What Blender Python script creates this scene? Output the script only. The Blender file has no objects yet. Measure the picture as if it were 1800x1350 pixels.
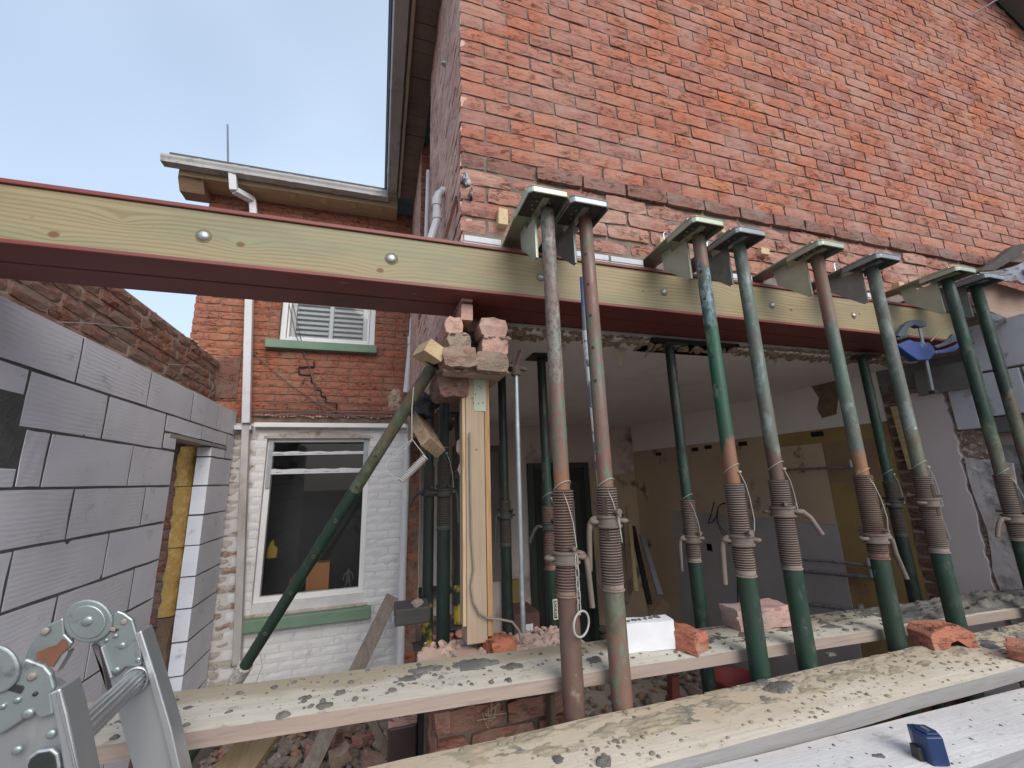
import bpy, bmesh, math, random
from math import radians, sin, cos, pi, atan2, sqrt
from mathutils import Vector, Matrix, noise
random.seed(7)
sc = bpy.context.scene
COL = sc.collection
# ---------------------------------------------------------------- camera
YAW, PIT, ROL, FPX = radians(17.706), radians(12.675), radians(-1.766), 738.9
fwd = Vector((sin(YAW)*cos(PIT), cos(YAW)*cos(PIT), sin(PIT)))
_r = fwd.cross(Vector((0, 0, 1))).normalized(); _u = _r.cross(fwd)
camR = cos(ROL)*_r + sin(ROL)*_u; camU = -sin(ROL)*_r + cos(ROL)*_u
cam = bpy.data.cameras.new('camera'); camo = bpy.data.objects.new('camera', cam); COL.objects.link(camo)
cam.sensor_width = 36; cam.lens = FPX/1800*36; cam.clip_start = .05; cam.clip_end = 1000
camo.matrix_world = Matrix(((camR.x, camU.x, -fwd.x, 0), (camR.y, camU.y, -fwd.y, 0), (camR.z, camU.z, -fwd.z, 0), (0, 0, 0, 1)))
sc.camera = camo
# ---------------------------------------------------------------- light
SUN_EL, SUN_AZ = radians(37), radians(167)      # azimuth clockwise from +Y: veiled sun behind the camera, to the right
w = bpy.data.worlds.new('World'); sc.world = w; w.use_nodes = True
nt = w.node_tree; nt.nodes.clear()
sky = nt.nodes.new('ShaderNodeTexSky'); sky.sky_type = 'NISHITA'; sky.sun_disc = False
sky.sun_elevation = SUN_EL; sky.sun_rotation = SUN_AZ; sky.dust_density = 2.5; sky.air_density = 1.0; sky.ozone_density = 1.0
cloud = nt.nodes.new('ShaderNodeMix'); cloud.data_type = 'RGBA'; cloud.inputs[0].default_value = .62
cloud.inputs[7].default_value = (4.4, 5.3, 6.5, 1)       # thin even overcast veil
tc = nt.nodes.new('ShaderNodeTexCoord'); nz = nt.nodes.new('ShaderNodeTexNoise'); nz.inputs['Scale'].default_value = 1.3; nz.inputs['Detail'].default_value = 3
mr = nt.nodes.new('ShaderNodeMapRange'); mr.inputs[1].default_value = .3; mr.inputs[2].default_value = .75; mr.inputs[3].default_value = .48; mr.inputs[4].default_value = .8
bg = nt.nodes.new('ShaderNodeBackground'); bg.inputs[1].default_value = .11
wo = nt.nodes.new('ShaderNodeOutputWorld')
nt.links.new(tc.outputs['Generated'], nz.inputs['Vector']); nt.links.new(nz.outputs[0], mr.inputs[0]); nt.links.new(mr.outputs[0], cloud.inputs[0])
nt.links.new(sky.outputs[0], cloud.inputs[6]); nt.links.new(cloud.outputs[2], bg.inputs[0]); nt.links.new(bg.outputs[0], wo.inputs[0])
sl = bpy.data.lights.new('sun', 'SUN'); sl.energy = 1.5; sl.angle = radians(42); sl.color = (1, .96, .9)
so = bpy.data.objects.new('sun', sl); COL.objects.link(so)
sd = Vector((sin(SUN_AZ)*cos(SUN_EL), cos(SUN_AZ)*cos(SUN_EL), sin(SUN_EL)))
so.rotation_euler = sd.to_track_quat('Z', 'Y').to_euler()
vs = sc.view_settings; vs.view_transform = 'Standard'; vs.look = 'None'; vs.gamma = 1; vs.exposure = 0.80; vs.use_curve_mapping = False
sc.cycles.max_bounces = 8; sc.cycles.diffuse_bounces = 7

# ---------------------------------------------------------------- measuring: a pixel of the photograph (1800 x 1350) put on a plane of the place
def ray(px, py): return camR*((px-900)/FPX) + camU*(-(py-675)/FPX) + fwd
def PX(px, py, d): r = ray(px, py); return r*(d/r.x)
def PY(px, py, d): r = ray(px, py); return r*(d/r.y)
def PZ(px, py, d): r = ray(px, py); return r*(d/r.z)
def PROJ(p):
    z = p.dot(fwd)
    return (900+FPX*p.dot(camR)/z, 675-FPX*p.dot(camU)/z) if z > .05 else (9999, 9999)

# ---------------------------------------------------------------- objects
W = {}
def reg(o, M, parent):
    W[o.name] = M
    if parent is not None:
        o.parent = parent; o.matrix_basis = W[parent.name].inverted() @ M
    else: o.matrix_basis = M
def tag(o, label, cat, group=None, kind=None):
    if label: o['label'] = label
    if cat: o['category'] = cat
    if group: o['group'] = group
    if kind: o['kind'] = kind
    return o
def thing(name, loc, label, cat, group=None):
    o = bpy.data.objects.new(name, None); COL.objects.link(o); o.empty_display_size = .05
    reg(o, Matrix.Translation(Vector(loc)), None)
    return tag(o, label, cat, group)
class MB:
    def __init__(s): s.v = []; s.f = []; s.r = []; s.cr = 0.0; s.mi = []; s.m = 0
    def add(s, vs_, fs):
        n = len(s.v); s.v += [Vector(p) for p in vs_]
        for f in fs: s.f.append([n+i for i in f]); s.r.append(s.cr); s.mi.append(s.m)
    def box(s, x0, x1, y0, y1, z0, z1, M=None):
        vs_ = [Vector((x, y, z)) for z in (z0, z1) for y in (y0, y1) for x in (x0, x1)]
        if M is not None: vs_ = [M @ p for p in vs_]
        s.add(vs_, [(0, 2, 3, 1), (4, 5, 7, 6), (0, 1, 5, 4), (2, 6, 7, 3), (0, 4, 6, 2), (1, 3, 7, 5)])
    def bar(s, a, b, w_, h, up=(0, 0, 1)):
        a, b = Vector(a), Vector(b); d = (b-a).normalized(); up = Vector(up)
        u = d.cross(up)
        if u.length < 1e-4: u = d.cross(Vector((1, 0, 0)))
        u.normalize(); v = u.cross(d)
        vs_ = [p + u*sx*w_/2 + v*sy*h/2 for p in (a, b) for sx, sy in ((-1, -1), (1, -1), (1, 1), (-1, 1))]
        s.add(vs_, [(0, 1, 2, 3), (7, 6, 5, 4), (0, 4, 5, 1), (1, 5, 6, 2), (2, 6, 7, 3), (3, 7, 4, 0)])
    def prism(s, poly, ex):
        ex = Vector(ex); n = len(poly); P = [Vector(p) for p in poly]
        s.add(P + [p+ex for p in P], [list(range(n))[::-1], list(range(n, 2*n))] + [(i, (i+1) % n, n+(i+1) % n, n+i) for i in range(n)])
    def quad(s, a, b, c, d): s.add([a, b, c, d], [(0, 1, 2, 3)])
    def tube(s, pts, r, seg=10, cap=True, closed=False):
        P = [Vector(p) for p in pts]; n = len(P); rs = r if isinstance(r, (list, tuple)) else [r]*n
        prev = None; rings = []
        for i in range(n):
            if closed: d = P[(i+1) % n]-P[i-1]
            else: d = P[min(i+1, n-1)]-P[max(i-1, 0)]
            d.normalize()
            if prev is None:
                u = d.cross(Vector((0, 0, 1)))
                if u.length < .05: u = d.cross(Vector((1, 0, 0)))
            else: u = prev - d*prev.dot(d)
            u.normalize(); prev = u; v = d.cross(u)
            rings.append([P[i] + (u*cos(2*pi*k/seg)+v*sin(2*pi*k/seg))*rs[i] for k in range(seg)])
        vs_ = [p for rg in rings for p in rg]; fs = []
        m = n if closed else n-1
        for i in range(m):
            j = (i+1) % n
            for k in range(seg): k2 = (k+1) % seg; fs.append((i*seg+k, i*seg+k2, j*seg+k2, j*seg+k))
        if cap and not closed: fs.append(list(range(seg))[::-1]); fs.append([(n-1)*seg+k for k in range(seg)])
        s.add(vs_, fs)
    def lathe(s, prof, M=None, seg=20, cap=True, groove=None):      # prof: list of (r, z)
        n = len(prof); vs_ = []; fs = []
        for r, z in prof: vs_ += [Vector((r*cos(2*pi*k/seg), r*sin(2*pi*k/seg), z)) for k in range(seg)]
        if M is not None: vs_ = [M @ p for p in vs_]
        for i in range(n-1):
            for k in range(seg): k2 = (k+1) % seg; fs.append((i*seg+k, i*seg+k2, (i+1)*seg+k2, (i+1)*seg+k))
        if groove:
            s.add(vs_, fs)
            for i in range(n-1):
                if prof[i][0] < groove or prof[i+1][0] < groove:
                    for k in range(seg): s.mi[len(s.mi)-(n-1)*seg+i*seg+k] = 1
            return
        if cap: fs.append(list(range(seg))[::-1]); fs.append([(n-1)*seg+k for k in range(seg)])
        s.add(vs_, fs)
    def rock(s, c, r, sq=(1, 1, 1), rg=.35, sub=1, seed=None):
        rd = random.Random(seed if seed is not None else random.random())
        bm = bmesh.new(); bmesh.ops.create_icosphere(bm, subdivisions=sub, radius=1)
        R = Matrix.Rotation(rd.uniform(0, 6.28), 3, 'Z')
        off = Vector((rd.uniform(0, 50),)*3)
        vs_ = []
        for v in bm.verts:
            p = v.co*(1+rg*noise.noise(v.co*1.7+off)*1.6)
            vs_.append(Vector(c)+R @ Vector((p.x*r*sq[0], p.y*r*sq[1], p.z*r*sq[2])))
        s.add(vs_, [[v.index for v in f.verts] for f in bm.faces]); bm.free()
def put(name, mb, m, parent=None, smooth=False, bevel=0, local=None, kind=None, label=None, ang=None, bseg=2):
    """link mesh data given in WORLD coordinates as one object, origin at its base; `local` = matrix if data is local"""
    me = bpy.data.meshes.new(name)
    if local is None:
        xs = [v.x for v in mb.v]; ys = [v.y for v in mb.v]; zs = [v.z for v in mb.v]
        c = Vector(((min(xs)+max(xs))/2, (min(ys)+max(ys))/2, min(zs))); M = Matrix.Translation(c)
        vv = [v-c for v in mb.v]
    else: M = local; vv = mb.v
    me.from_pydata([tuple(v) for v in vv], [], mb.f)
    mats = m if isinstance(m, (list, tuple)) else [m]
    for q in mats: me.materials.append(q)
    if len(mats) > 1: me.polygons.foreach_set('material_index', mb.mi)
    if any(mb.r):
        a = me.attributes.new('rnd', 'FLOAT', 'FACE'); a.data.foreach_set('value', mb.r)
    me.update()
    bm = bmesh.new(); bm.from_mesh(me); bmesh.ops.recalc_face_normals(bm, faces=bm.faces); bm.to_mesh(me); bm.free()
    if smooth or ang:
        me.polygons.foreach_set('use_smooth', [True]*len(me.polygons))
        if ang: me.set_sharp_from_angle(angle=radians(ang))
    o = bpy.data.objects.new(name, me); COL.objects.link(o); reg(o, M, parent)
    if bevel:
        b = o.modifiers.new('bevel', 'BEVEL'); b.width = bevel; b.segments = bseg; b.limit_method = 'ANGLE'; b.angle_limit = radians(40)
    if kind: o['kind'] = kind
    if label: o['label'] = label
    return o

# ---------------------------------------------------------------- materials
class NT:
    def __init__(s, name, rough=.8, metal=0.0, spec=.5):
        s.m = bpy.data.materials.new(name); s.m.use_nodes = True; s.t = s.m.node_tree
        s.b = s.t.nodes['Principled BSDF']; s.b.inputs['Roughness'].default_value = rough; s.b.inputs['Metallic'].default_value = metal
        s.b.inputs['Specular IOR Level'].default_value = spec
        g = s.t.nodes.new('ShaderNodeNewGeometry'); s.pos = g.outputs['Position']; s.nrm = g.outputs['Normal']
        oi = s.t.nodes.new('ShaderNodeObjectInfo'); at = s.t.nodes.new('ShaderNodeAttribute'); at.attribute_name = 'rnd'
        s.rnd = s.math('FRACT', s.math('ADD', oi.outputs['Random'], s.math('MULTIPLY', at.outputs['Fac'], 7.131)))
    def set(s, k, v):
        i = s.b.inputs[k]
        if isinstance(v, bpy.types.NodeSocket): s.t.links.new(v, i)
        else: i.default_value = v
    def n(s, ty, ins=(), **pr):
        nd = s.t.nodes.new(ty)
        for k, v in pr.items(): setattr(nd, k, v)
        for k, v in (ins.items() if isinstance(ins, dict) else enumerate(ins)):
            if v is None: continue
            if isinstance(v, bpy.types.NodeSocket): s.t.links.new(v, nd.inputs[k])
            else: nd.inputs[k].default_value = v
        return nd
    def math(s, op, a, b=None, c=None): return s.n('ShaderNodeMath', (a, b, c), operation=op).outputs[0]
    def vec(s, sx=1, sy=1, sz=1, off=None):
        v = s.n('ShaderNodeVectorMath', (s.pos, (sx, sy, sz)), operation='MULTIPLY').outputs[0]
        if off is not None:
            cb = s.n('ShaderNodeCombineXYZ', (off, off, off)).outputs[0]
            v = s.n('ShaderNodeVectorMath', (v, cb), operation='ADD').outputs[0]
        return v
    def noise(s, scale, detail=4, v=None, rough=.55, dist=0):
        return s.n('ShaderNodeTexNoise', {'Vector': v if v is not None else s.pos, 'Scale': scale, 'Detail': detail, 'Roughness': rough, 'Distortion': dist}).outputs[0]
    def ramp(s, f, stops, interp='LINEAR'):
        nd = s.n('ShaderNodeValToRGB', (f,)); r = nd.color_ramp; r.interpolation = interp
        while len(r.elements) < len(stops): r.elements.new(.5)
        for e, (p, c) in zip(r.elements, stops): e.position = p; e.color = (c, c, c, 1) if isinstance(c, (int, float)) else (*c, 1)
        return nd.outputs[0]
    def mix(s, f, a, b, mode='MIX'):
        nd = s.n('ShaderNodeMix', data_type='RGBA', blend_type=mode)
        for k, v in ((0, f), (6, a), (7, b)):
            if isinstance(v, bpy.types.NodeSocket): s.t.links.new(v, nd.inputs[k])
            else: nd.inputs[k].default_value = v if k == 0 else (*v, 1)
        return nd.outputs[2]
    def bump(s, h, st=.4, d=.01):
        s.set('Normal', s.n('ShaderNodeBump', {'Height': h, 'Strength': st, 'Distance': d}).outputs[0])
    def col(s, c): s.set('Base Color', c if isinstance(c, bpy.types.NodeSocket) else (*c, 1)); return s
def weathered(name, c1, c2, sc_=6, rough=.8, bump=.3, bs=60, bd=.004, c3=None, t3=(.58, .66), s3=9, metal=0, st=(1, 1, 1), c4=None, t4=(.62, .68), s4=30, spec=.5):
    k = NT(name, rough, metal, spec); v = k.vec(*st)
    c = k.mix(k.ramp(k.noise(sc_, 5, v), ((.32, 0), (.68, 1))), c1, c2)
    if c3: c = k.mix(k.ramp(k.noise(s3, 6, v, .65), ((t3[0], 0), (t3[1], 1))), c, c3)
    if c4: c = k.mix(k.ramp(k.noise(s4, 4, v, .6), ((t4[0], 0), (t4[1], 1))), c, c4)
    k.col(c)
    if bump: k.bump(k.noise(bs, 5, v, .6), bump, bd)
    return k.m
def brick_mat(name, reds, dust=None, dustamt=(.55, .75), val=1.0, bump=.7, shade_grime=None):
    k = NT(name, .92, 0, .25)
    off = k.math('MULTIPLY', k.rnd, 37.0)
    v = k.vec(1, 1, 1, off); vst = k.vec(.55, .55, 1.6, off)
    c = k.ramp(k.rnd, [(i/(len(reds)-1), r) for i, r in enumerate(reds)])
    sm = k.noise(14, 5, v, .6)
    c = k.mix(k.ramp(sm, ((.35, 0), (.7, .45))), c, tuple(x*.6+.02 for x in reds[0]), 'MIX')
    c = k.mix(k.math('MULTIPLY', k.ramp(k.noise(.9, 3), ((.35, 0), (.7, 1))), .38), c, (.36, .20, .165))
    cr = k.noise(34, 6, vst, .72, .9)
    c = k.mix(k.math('MULTIPLY', k.ramp(cr, ((.51, 0), (.57, .95))), k.ramp(k.noise(7, 3, k.vec(1, 1, 1, off)), ((.38, .25), (.56, 1)))), c, tuple(x*.26 for x in reds[1]))
    c = k.mix(k.ramp(k.noise(120, 3, v, .7), ((.6, 0), (.75, .35))), c, (.5, .36, .28))
    if dust: c = k.mix(k.ramp(k.noise(5, 6, k.pos, .65), ((dustamt[0], 0), (dustamt[1], 1))), c, dust)
    if shade_grime: c = k.mix(k.ramp(k.noise(1.7, 6, k.pos, .6), ((.5, 0), (.72, .75))), c, shade_grime)
    k.col(c)
    h = k.math('ADD', k.math('MULTIPLY', cr, 1.6), k.noise(150, 4, v, .7))
    k.bump(h, bump, .006)
    return k.m
def mortar_mat(name, c1, c2): return weathered(name, c1, c2, 12, .95, .6, 140, .004, c3=tuple(x*.45 for x in c1), t3=(.58, .68), s3=20)
REDS = [(.50, .165, .085), (.45, .150, .088), (.53, .205, .105), (.38, .13, .088), (.47, .160, .092), (.35, .15, .125), (.51, .18, .10), (.41, .155, .105), (.27, .105, .085), (.43, .175, .125)]
M = {}
M['brick'] = brick_mat('orange_red_brick', REDS, dust=(.42, .27, .225), dustamt=(.42, .80))
M['brick_dusty'] = brick_mat('dusty_pink_brick', [(.42, .19, .14), (.36, .15, .11), (.45, .22, .16), (.34, .14, .11)], dust=(.48, .32, .26), dustamt=(.45, .72))
M['brick_string'] = brick_mat('dark_string_brick', [(.27, .12, .09), (.22, .10, .08), (.29, .13, .10)], dust=(.25, .19, .16), dustamt=(.45, .7))
M['brick_side'] = brick_mat('side_brick', [(.60, .33, .26), (.55, .30, .235), (.62, .36, .28)], dust=(.66, .46, .38), dustamt=(.35, .75), bump=.12)
M['brick_rear'] = brick_mat('rear_house_brick', [(.44, .14, .07), (.36, .11, .06), (.42, .16, .09), (.33, .12, .08), (.46, .17, .08)], dust=(.34, .20, .15), dustamt=(.5, .8))
M['brick_rough'] = brick_mat('rough_smeared_brick', [(.36, .12, .075), (.30, .12, .085), (.38, .14, .08), (.28, .14, .10), (.40, .16, .10)], dust=(.26, .18, .14), dustamt=(.40, .58), bump=1.0)
M['brick_brown'] = brick_mat('brown_inner_brick', [(.20, .10, .08), (.25, .11, .08), (.17, .10, .085)], dust=(.24, .17, .14), dustamt=(.45, .65), bump=1.0)
M['brick_broken'] = brick_mat('broken_brick', [(.36, .22, .145), (.33, .19, .13), (.30, .20, .14)], dust=(.36, .29, .23), dustamt=(.38, .6), bump=1.0)
M['brick_loose'] = brick_mat('loose_red_brick', [(.50, .17, .10), (.54, .20, .12), (.46, .15, .09)], dust=(.42, .30, .24), dustamt=(.55, .7))
M['brick_pink'] = brick_mat('loose_pink_brick', [(.50, .31, .28), (.48, .30, .27)], dust=(.5, .40, .36), dustamt=(.5, .7), bump=.4)
M['crushed'] = weathered('crushed_brick_dust', (.46, .33, .27), (.37, .24, .19), 12, .95, .6, 60, .004, c3=(.30, .24, .21), t3=(.52, .64), s3=16)
M['mortar'] = mortar_mat('grey_mortar', (.23, .18, .15), (.125, .10, .085))
M['mortar_pale'] = mortar_mat('pale_mortar', (.46, .345, .28), (.34, .25, .20))
M['mortar_rear'] = mortar_mat('rear_mortar', (.26, .17, .125), (.12, .075, .055))
M['mortar_wet'] = weathered('wet_grey_mortar', (.15, .14, .125), (.085, .08, .072), 16, .8, .9, 60, .006, c3=(.22, .20, .17), t3=(.6, .7), s3=35)
def aac():
    k = NT('grey_aerated_block', .93, 0, .2)
    off = k.math('MULTIPLY', k.rnd, 11.0)
    v = k.vec(1, 1, 1, off)
    c = k.mix(k.ramp(k.noise(3.5, 5, v), ((.3, 0), (.7, 1))), (.72, .73, .80), (.78, .785, .84))
    c = k.mix(k.ramp(k.noise(9, 6, v, .7), ((.62, 0), (.74, .7))), c, (.34, .33, .35))
    c = k.mix(k.ramp(k.noise(1.4, 5, k.pos, .6), ((.5, 0), (.72, .5))), c, (.52, .50, .53))
    c = k.mix(k.math('MULTIPLY', k.rnd, .28), c, (.50, .49, .51))
    c = k.mix(k.ramp(k.noise(6, 6, k.vec(1, 1, 1.4), .72), ((.60, 0), (.70, .5))), c, (.33, .325, .33))
    k.col(c)
    # curved saw marks
    wv = k.n('ShaderNodeTexWave', {'Vector': k.vec(.3, .55, 1.0, k.math('MULTIPLY', k.rnd, 9.0)), 'Scale': 15.0, 'Distortion': 7.0, 'Detail': 2.5, 'Detail Scale': .55}, wave_type='BANDS', bands_direction='Z').outputs['Fac']
    k.bump(k.math('ADD', k.math('MULTIPLY', k.math('MULTIPLY', wv, k.ramp(k.noise(3, 3, v), ((.35, .15), (.65, 1)))), k.ramp(k.rnd, ((0, .1), (.5, .6), (1, .8)))), k.math('MULTIPLY', k.noise(90, 4, v), .6)), .20, .004)
    return k.m
M['aac'] = aac()
M['aac_grey'] = weathered('dense_grey_concrete', (.17, .17, .165), (.11, .115, .11), 8, .9, .5, 60, .004, c3=(.24, .235, .225), t3=(.58, .7), s3=14)
M['block_mortar'] = weathered('block_joint_mortar', (.115, .115, .115), (.08, .08, .08), 20, .95, .8, 90, .006)
M['white_block'] = weathered('white_block', (.72, .73, .76), (.62, .63, .66), 8, .9, .35, 60, .003)
def painted_brick():
    k = NT('white_painted_brick', .7, 0, .35)
    c = k.mix(k.ramp(k.noise(4, 5), ((.35, 0), (.7, 1))), (.74, .735, .74), (.66, .65, .65))
    c = k.mix(k.ramp(k.noise(7, 7, None, .7), ((.60, 0), (.70, .7))), c, (.42, .35, .30))
    k.col(c); k.bump(k.noise(60, 5), .35, .004); return k.m
M['painted'] = painted_brick()
M['painted_joint'] = weathered('painted_joint', (.66, .65, .65), (.56, .54, .53), 9, .8, .4, 60, .004)
M['peeled'] = weathered('peeling_cream_paint', (.52, .48, .44), (.40, .35, .31), 7, .85, .6, 50, .005, c3=(.30, .19, .14), t3=(.52, .60), s3=9)
def timber_beam(knots):
    k = NT('treated_softwood', .62, 0, .4)
    v = k.vec(1, 1, 1)
    sep = k.n('ShaderNodeSeparateXYZ', (k.pos,)); X, Z = sep.outputs[0], sep.outputs[2]
    ph = k.math('MULTIPLY', Z, 420.0)
    ph = k.math('ADD', ph, k.math('MULTIPLY', k.noise(1.0, 4, k.vec(.55, .3, 5.0), .6), 30.0))
    kc = None
    for (kx, kz, amp, rr) in knots:
        d = k.n('ShaderNodeVectorMath', (k.n('ShaderNodeCombineXYZ', (k.math('MULTIPLY', k.math('SUBTRACT', X, kx), .42), 0.0, k.math('SUBTRACT', Z, kz))).outputs[0],), operation='LENGTH').outputs['Value']
        g = k.math('POWER', 2.718, k.math('MULTIPLY', d, -38.0))
        ph = k.math('ADD', ph, k.math('MULTIPLY', g, amp))
        d2 = k.n('ShaderNodeVectorMath', (k.n('ShaderNodeCombineXYZ', (k.math('MULTIPLY', k.math('SUBTRACT', X, kx), .75), 0.0, k.math('SUBTRACT', Z, kz))).outputs[0],), operation='LENGTH').outputs['Value']
        m = k.n('ShaderNodeMapRange', (d2, rr*.8, rr*1.25, 1.0, 0.0)).outputs[0]
        kc = m if kc is None else k.math('MAXIMUM', kc, m)
    gr = k.math('POWER', k.math('MULTIPLY_ADD', k.math('SINE', ph), .5, .5), 2.5)
    c = k.mix(k.ramp(k.noise(1.6, 4, k.vec(.6, 1, 5)), ((.35, 0), (.65, 1))), (.355, .275, .155), (.315, .262, .15))
    c = k.mix(k.ramp(k.noise(2.4, 4, k.vec(.4, 1, 3)), ((.5, 0), (.66, .6))), c, (.20, .25, .16))
    c = k.mix(k.math('MULTIPLY', k.math('MULTIPLY', gr, k.ramp(k.noise(3, 4, k.vec(.5, 1, 4)), ((.35, .3), (.65, 1)))), .72), c, (.17, .115, .05))
    c = k.mix(k.math('MULTIPLY', k.noise(160, 3, k.vec(.05, 1, 1)), .45), c, (.26, .22, .125))
    c = k.mix(k.ramp(k.noise(5, 5, k.vec(.5, 1, 1.5)), ((.50, 0), (.72, .6))), c, (.205, .17, .105))
    c = k.mix(k.ramp(k.noise(26, 5, k.vec(.6, 1, 1), .7), ((.66, 0), (.74, .5))), c, (.12, .10, .07))
    if kc is not None: c = k.mix(kc, c, (.16, .085, .04))
    k.col(c); k.bump(k.math('ADD', gr, k.noise(120, 3, k.vec(.06, 1, 1))), .12, .001)
    return k.m
def wood(name, c1, c2, ax='x', rough=.75, dark=.4, sc_=1.0, stain=None, stt=(.52, .66), ss=3):
    k = NT(name, rough, 0, .35); s = {'x': (.06, 1, 1), 'y': (1, .06, 1), 'z': (1, 1, .06)}[ax]
    v = k.vec(*s)
    c = k.mix(k.ramp(k.noise(26*sc_, 5, v, .6, .6), ((.35, 0), (.66, 1))), c1, c2)
    c = k.mix(k.ramp(k.noise(110*sc_, 4, v, .6), ((.5, 0), (.7, dark))), c, tuple(x*.5 for x in c2))
    if stain: c = k.mix(k.ramp(k.noise(ss, 6, k.vec(*[max(q, .3) for q in s]), .62), ((stt[0], 0), (stt[1], 1))), c, stain)
    k.col(c); k.bump(k.noise(110*sc_, 4, v, .6), .3, .002); return k.m
M['steel_red'] = weathered('red_oxide_steel', (.215, .048, .040), (.165, .038, .032), 3, .5, .12, 30, .003, c3=(.12, .045, .035), t3=(.54, .70), s3=4, c4=(.34, .25, .22), t4=(.70, .75), s4=30, st=(.35, 1, 1))
M['galv'] = weathered('galvanised_steel', (.50, .53, .55), (.40, .43, .45), 14, .42, .1, 50, .002, metal=.75, c3=(.62, .64, .66), t3=(.55, .7), s3=20)
M['zinc_green'] = weathered('yellow_passivated_steel', (.44, .47, .36), (.33, .37, .29), 9, .45, .1, 40, .002, metal=.6, c3=(.42, .32, .26), t3=(.56, .70), s3=6)
M['zinc_grey'] = weathered('grey_plated_steel', (.30, .33, .34), (.22, .24, .25), 9, .45, .1, 40, .002, metal=.6, c3=(.38, .40, .40), t3=(.56, .72), s3=12)
M['wood_pale'] = wood('pale_softwood', (.55, .42, .25), (.48, .34, .19), 'y')
M['wood_post'] = wood('dusty_timber_post', (.38, .29, .20), (.32, .235, .155), 'z', dark=.15, stain=(.42, .335, .26), stt=(.4, .7))
M['wood_old'] = wood('old_brown_timber', (.20, .15, .115), (.13, .095, .07), 'z', dark=.6)
M['wood_grey'] = wood('weathered_grey_timber', (.30, .25, .22), (.21, .17, .145), 'z', dark=.5)
M['pvc'] = weathered('white_plastic', (.66, .66, .68), (.58, .58, .60), 4, .45, 0, c3=(.48, .45, .42), t3=(.6, .75), s3=5)
M['gutter'] = weathered('weathered_gutter_plastic', (.42, .41, .40), (.34, .33, .32), 5, .6, .1, 30, .002, c3=(.20, .18, .16), t3=(.56, .70), s3=7)
M['black'] = weathered('black_plastic', (.02, .02, .022), (.035, .035, .035), 9, .5, .1)
M['dark'] = weathered('dark_void', (.016, .013, .012), (.025, .02, .018), 9, .95, .2)  # near-black colour for gaps, holes, nails and dark boards
M['white_paint'] = weathered('white_gloss_paint', (.80, .80, .79), (.74, .73, .72), 4, .4, .05)
M['green_paint'] = weathered('sage_green_sill_paint', (.18, .275, .19), (.15, .235, .16), 5, .6, .15, 40, .002, c3=(.22, .26, .19), t3=(.62, .75), s3=12)
# ================================================================ large structure
def brick_meshes(n, L, H, D, rough, seed, gx=5, gz=3, bev=.003):
    """n brick meshes, front face on local -Y at y=0, length along +X, base at z=0"""
    rd = random.Random(seed); out = []
    for q in range(n):
        vs_ = []; 
        for j in range(gz):
            for i in range(gx):
                u = i/(gx-1); t = j/(gz-1); e = i in (0, gx-1) or j in (0, gz-1)
                x = u*L; z = t*H; y = 0 if not e else bev*rd.uniform(.5, 2.0)
                x += rd.uniform(-1, 1)*rough*(1.0 if e else .4) if True else 0; z += rd.uniform(-1, 1)*rough*(.9 if e else .3)
                y += rd.uniform(-.3, 1)*rough*1.2
                if i in (0, gx-1) and j in (0, gz-1): x += (.6 if i == 0 else -.6)*rough*2; z += (.6 if j == 0 else -.6)*rough*1.5
                vs_.append((x, y, z))
        fs = []
        for j in range(gz-1):
            for i in range(gx-1):
                a = j*gx+i; fs.append((a, a+1, a+gx+1, a+gx))
        per = [i for i in range(gx)]+[gx-1+gx*j for j in range(1, gz)]+[gx*(gz-1)+i for i in range(gx-2, -1, -1)]+[gx*j for j in range(gz-2, 0, -1)]
        b0 = len(vs_)
        for p in per: x, y, z = vs_[p]; vs_.append((x, D, z))
        m = len(per)
        for i in range(m): j = (i+1) % m; fs.append((per[i], b0+i, b0+j, per[j]))
        out.append((vs_, fs))
    return out
_bm_cache = {}
def brick_set(key, n, L, H, D, rough, mt, **kw):
    k = (key, mt.name)
    if k not in _bm_cache:
        raw = brick_meshes(n, L, H, D, rough, hash(key) % 1000 if False else sum(map(ord, key)), **kw); ms = []
        for vs_, fs in raw:
            me = bpy.data.meshes.new(key); me.from_pydata(vs_, [], fs); me.materials.append(mt); me.update(); ms.append(me)
        _bm_cache[k] = (raw, ms)
    return _bm_cache[k]
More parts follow.
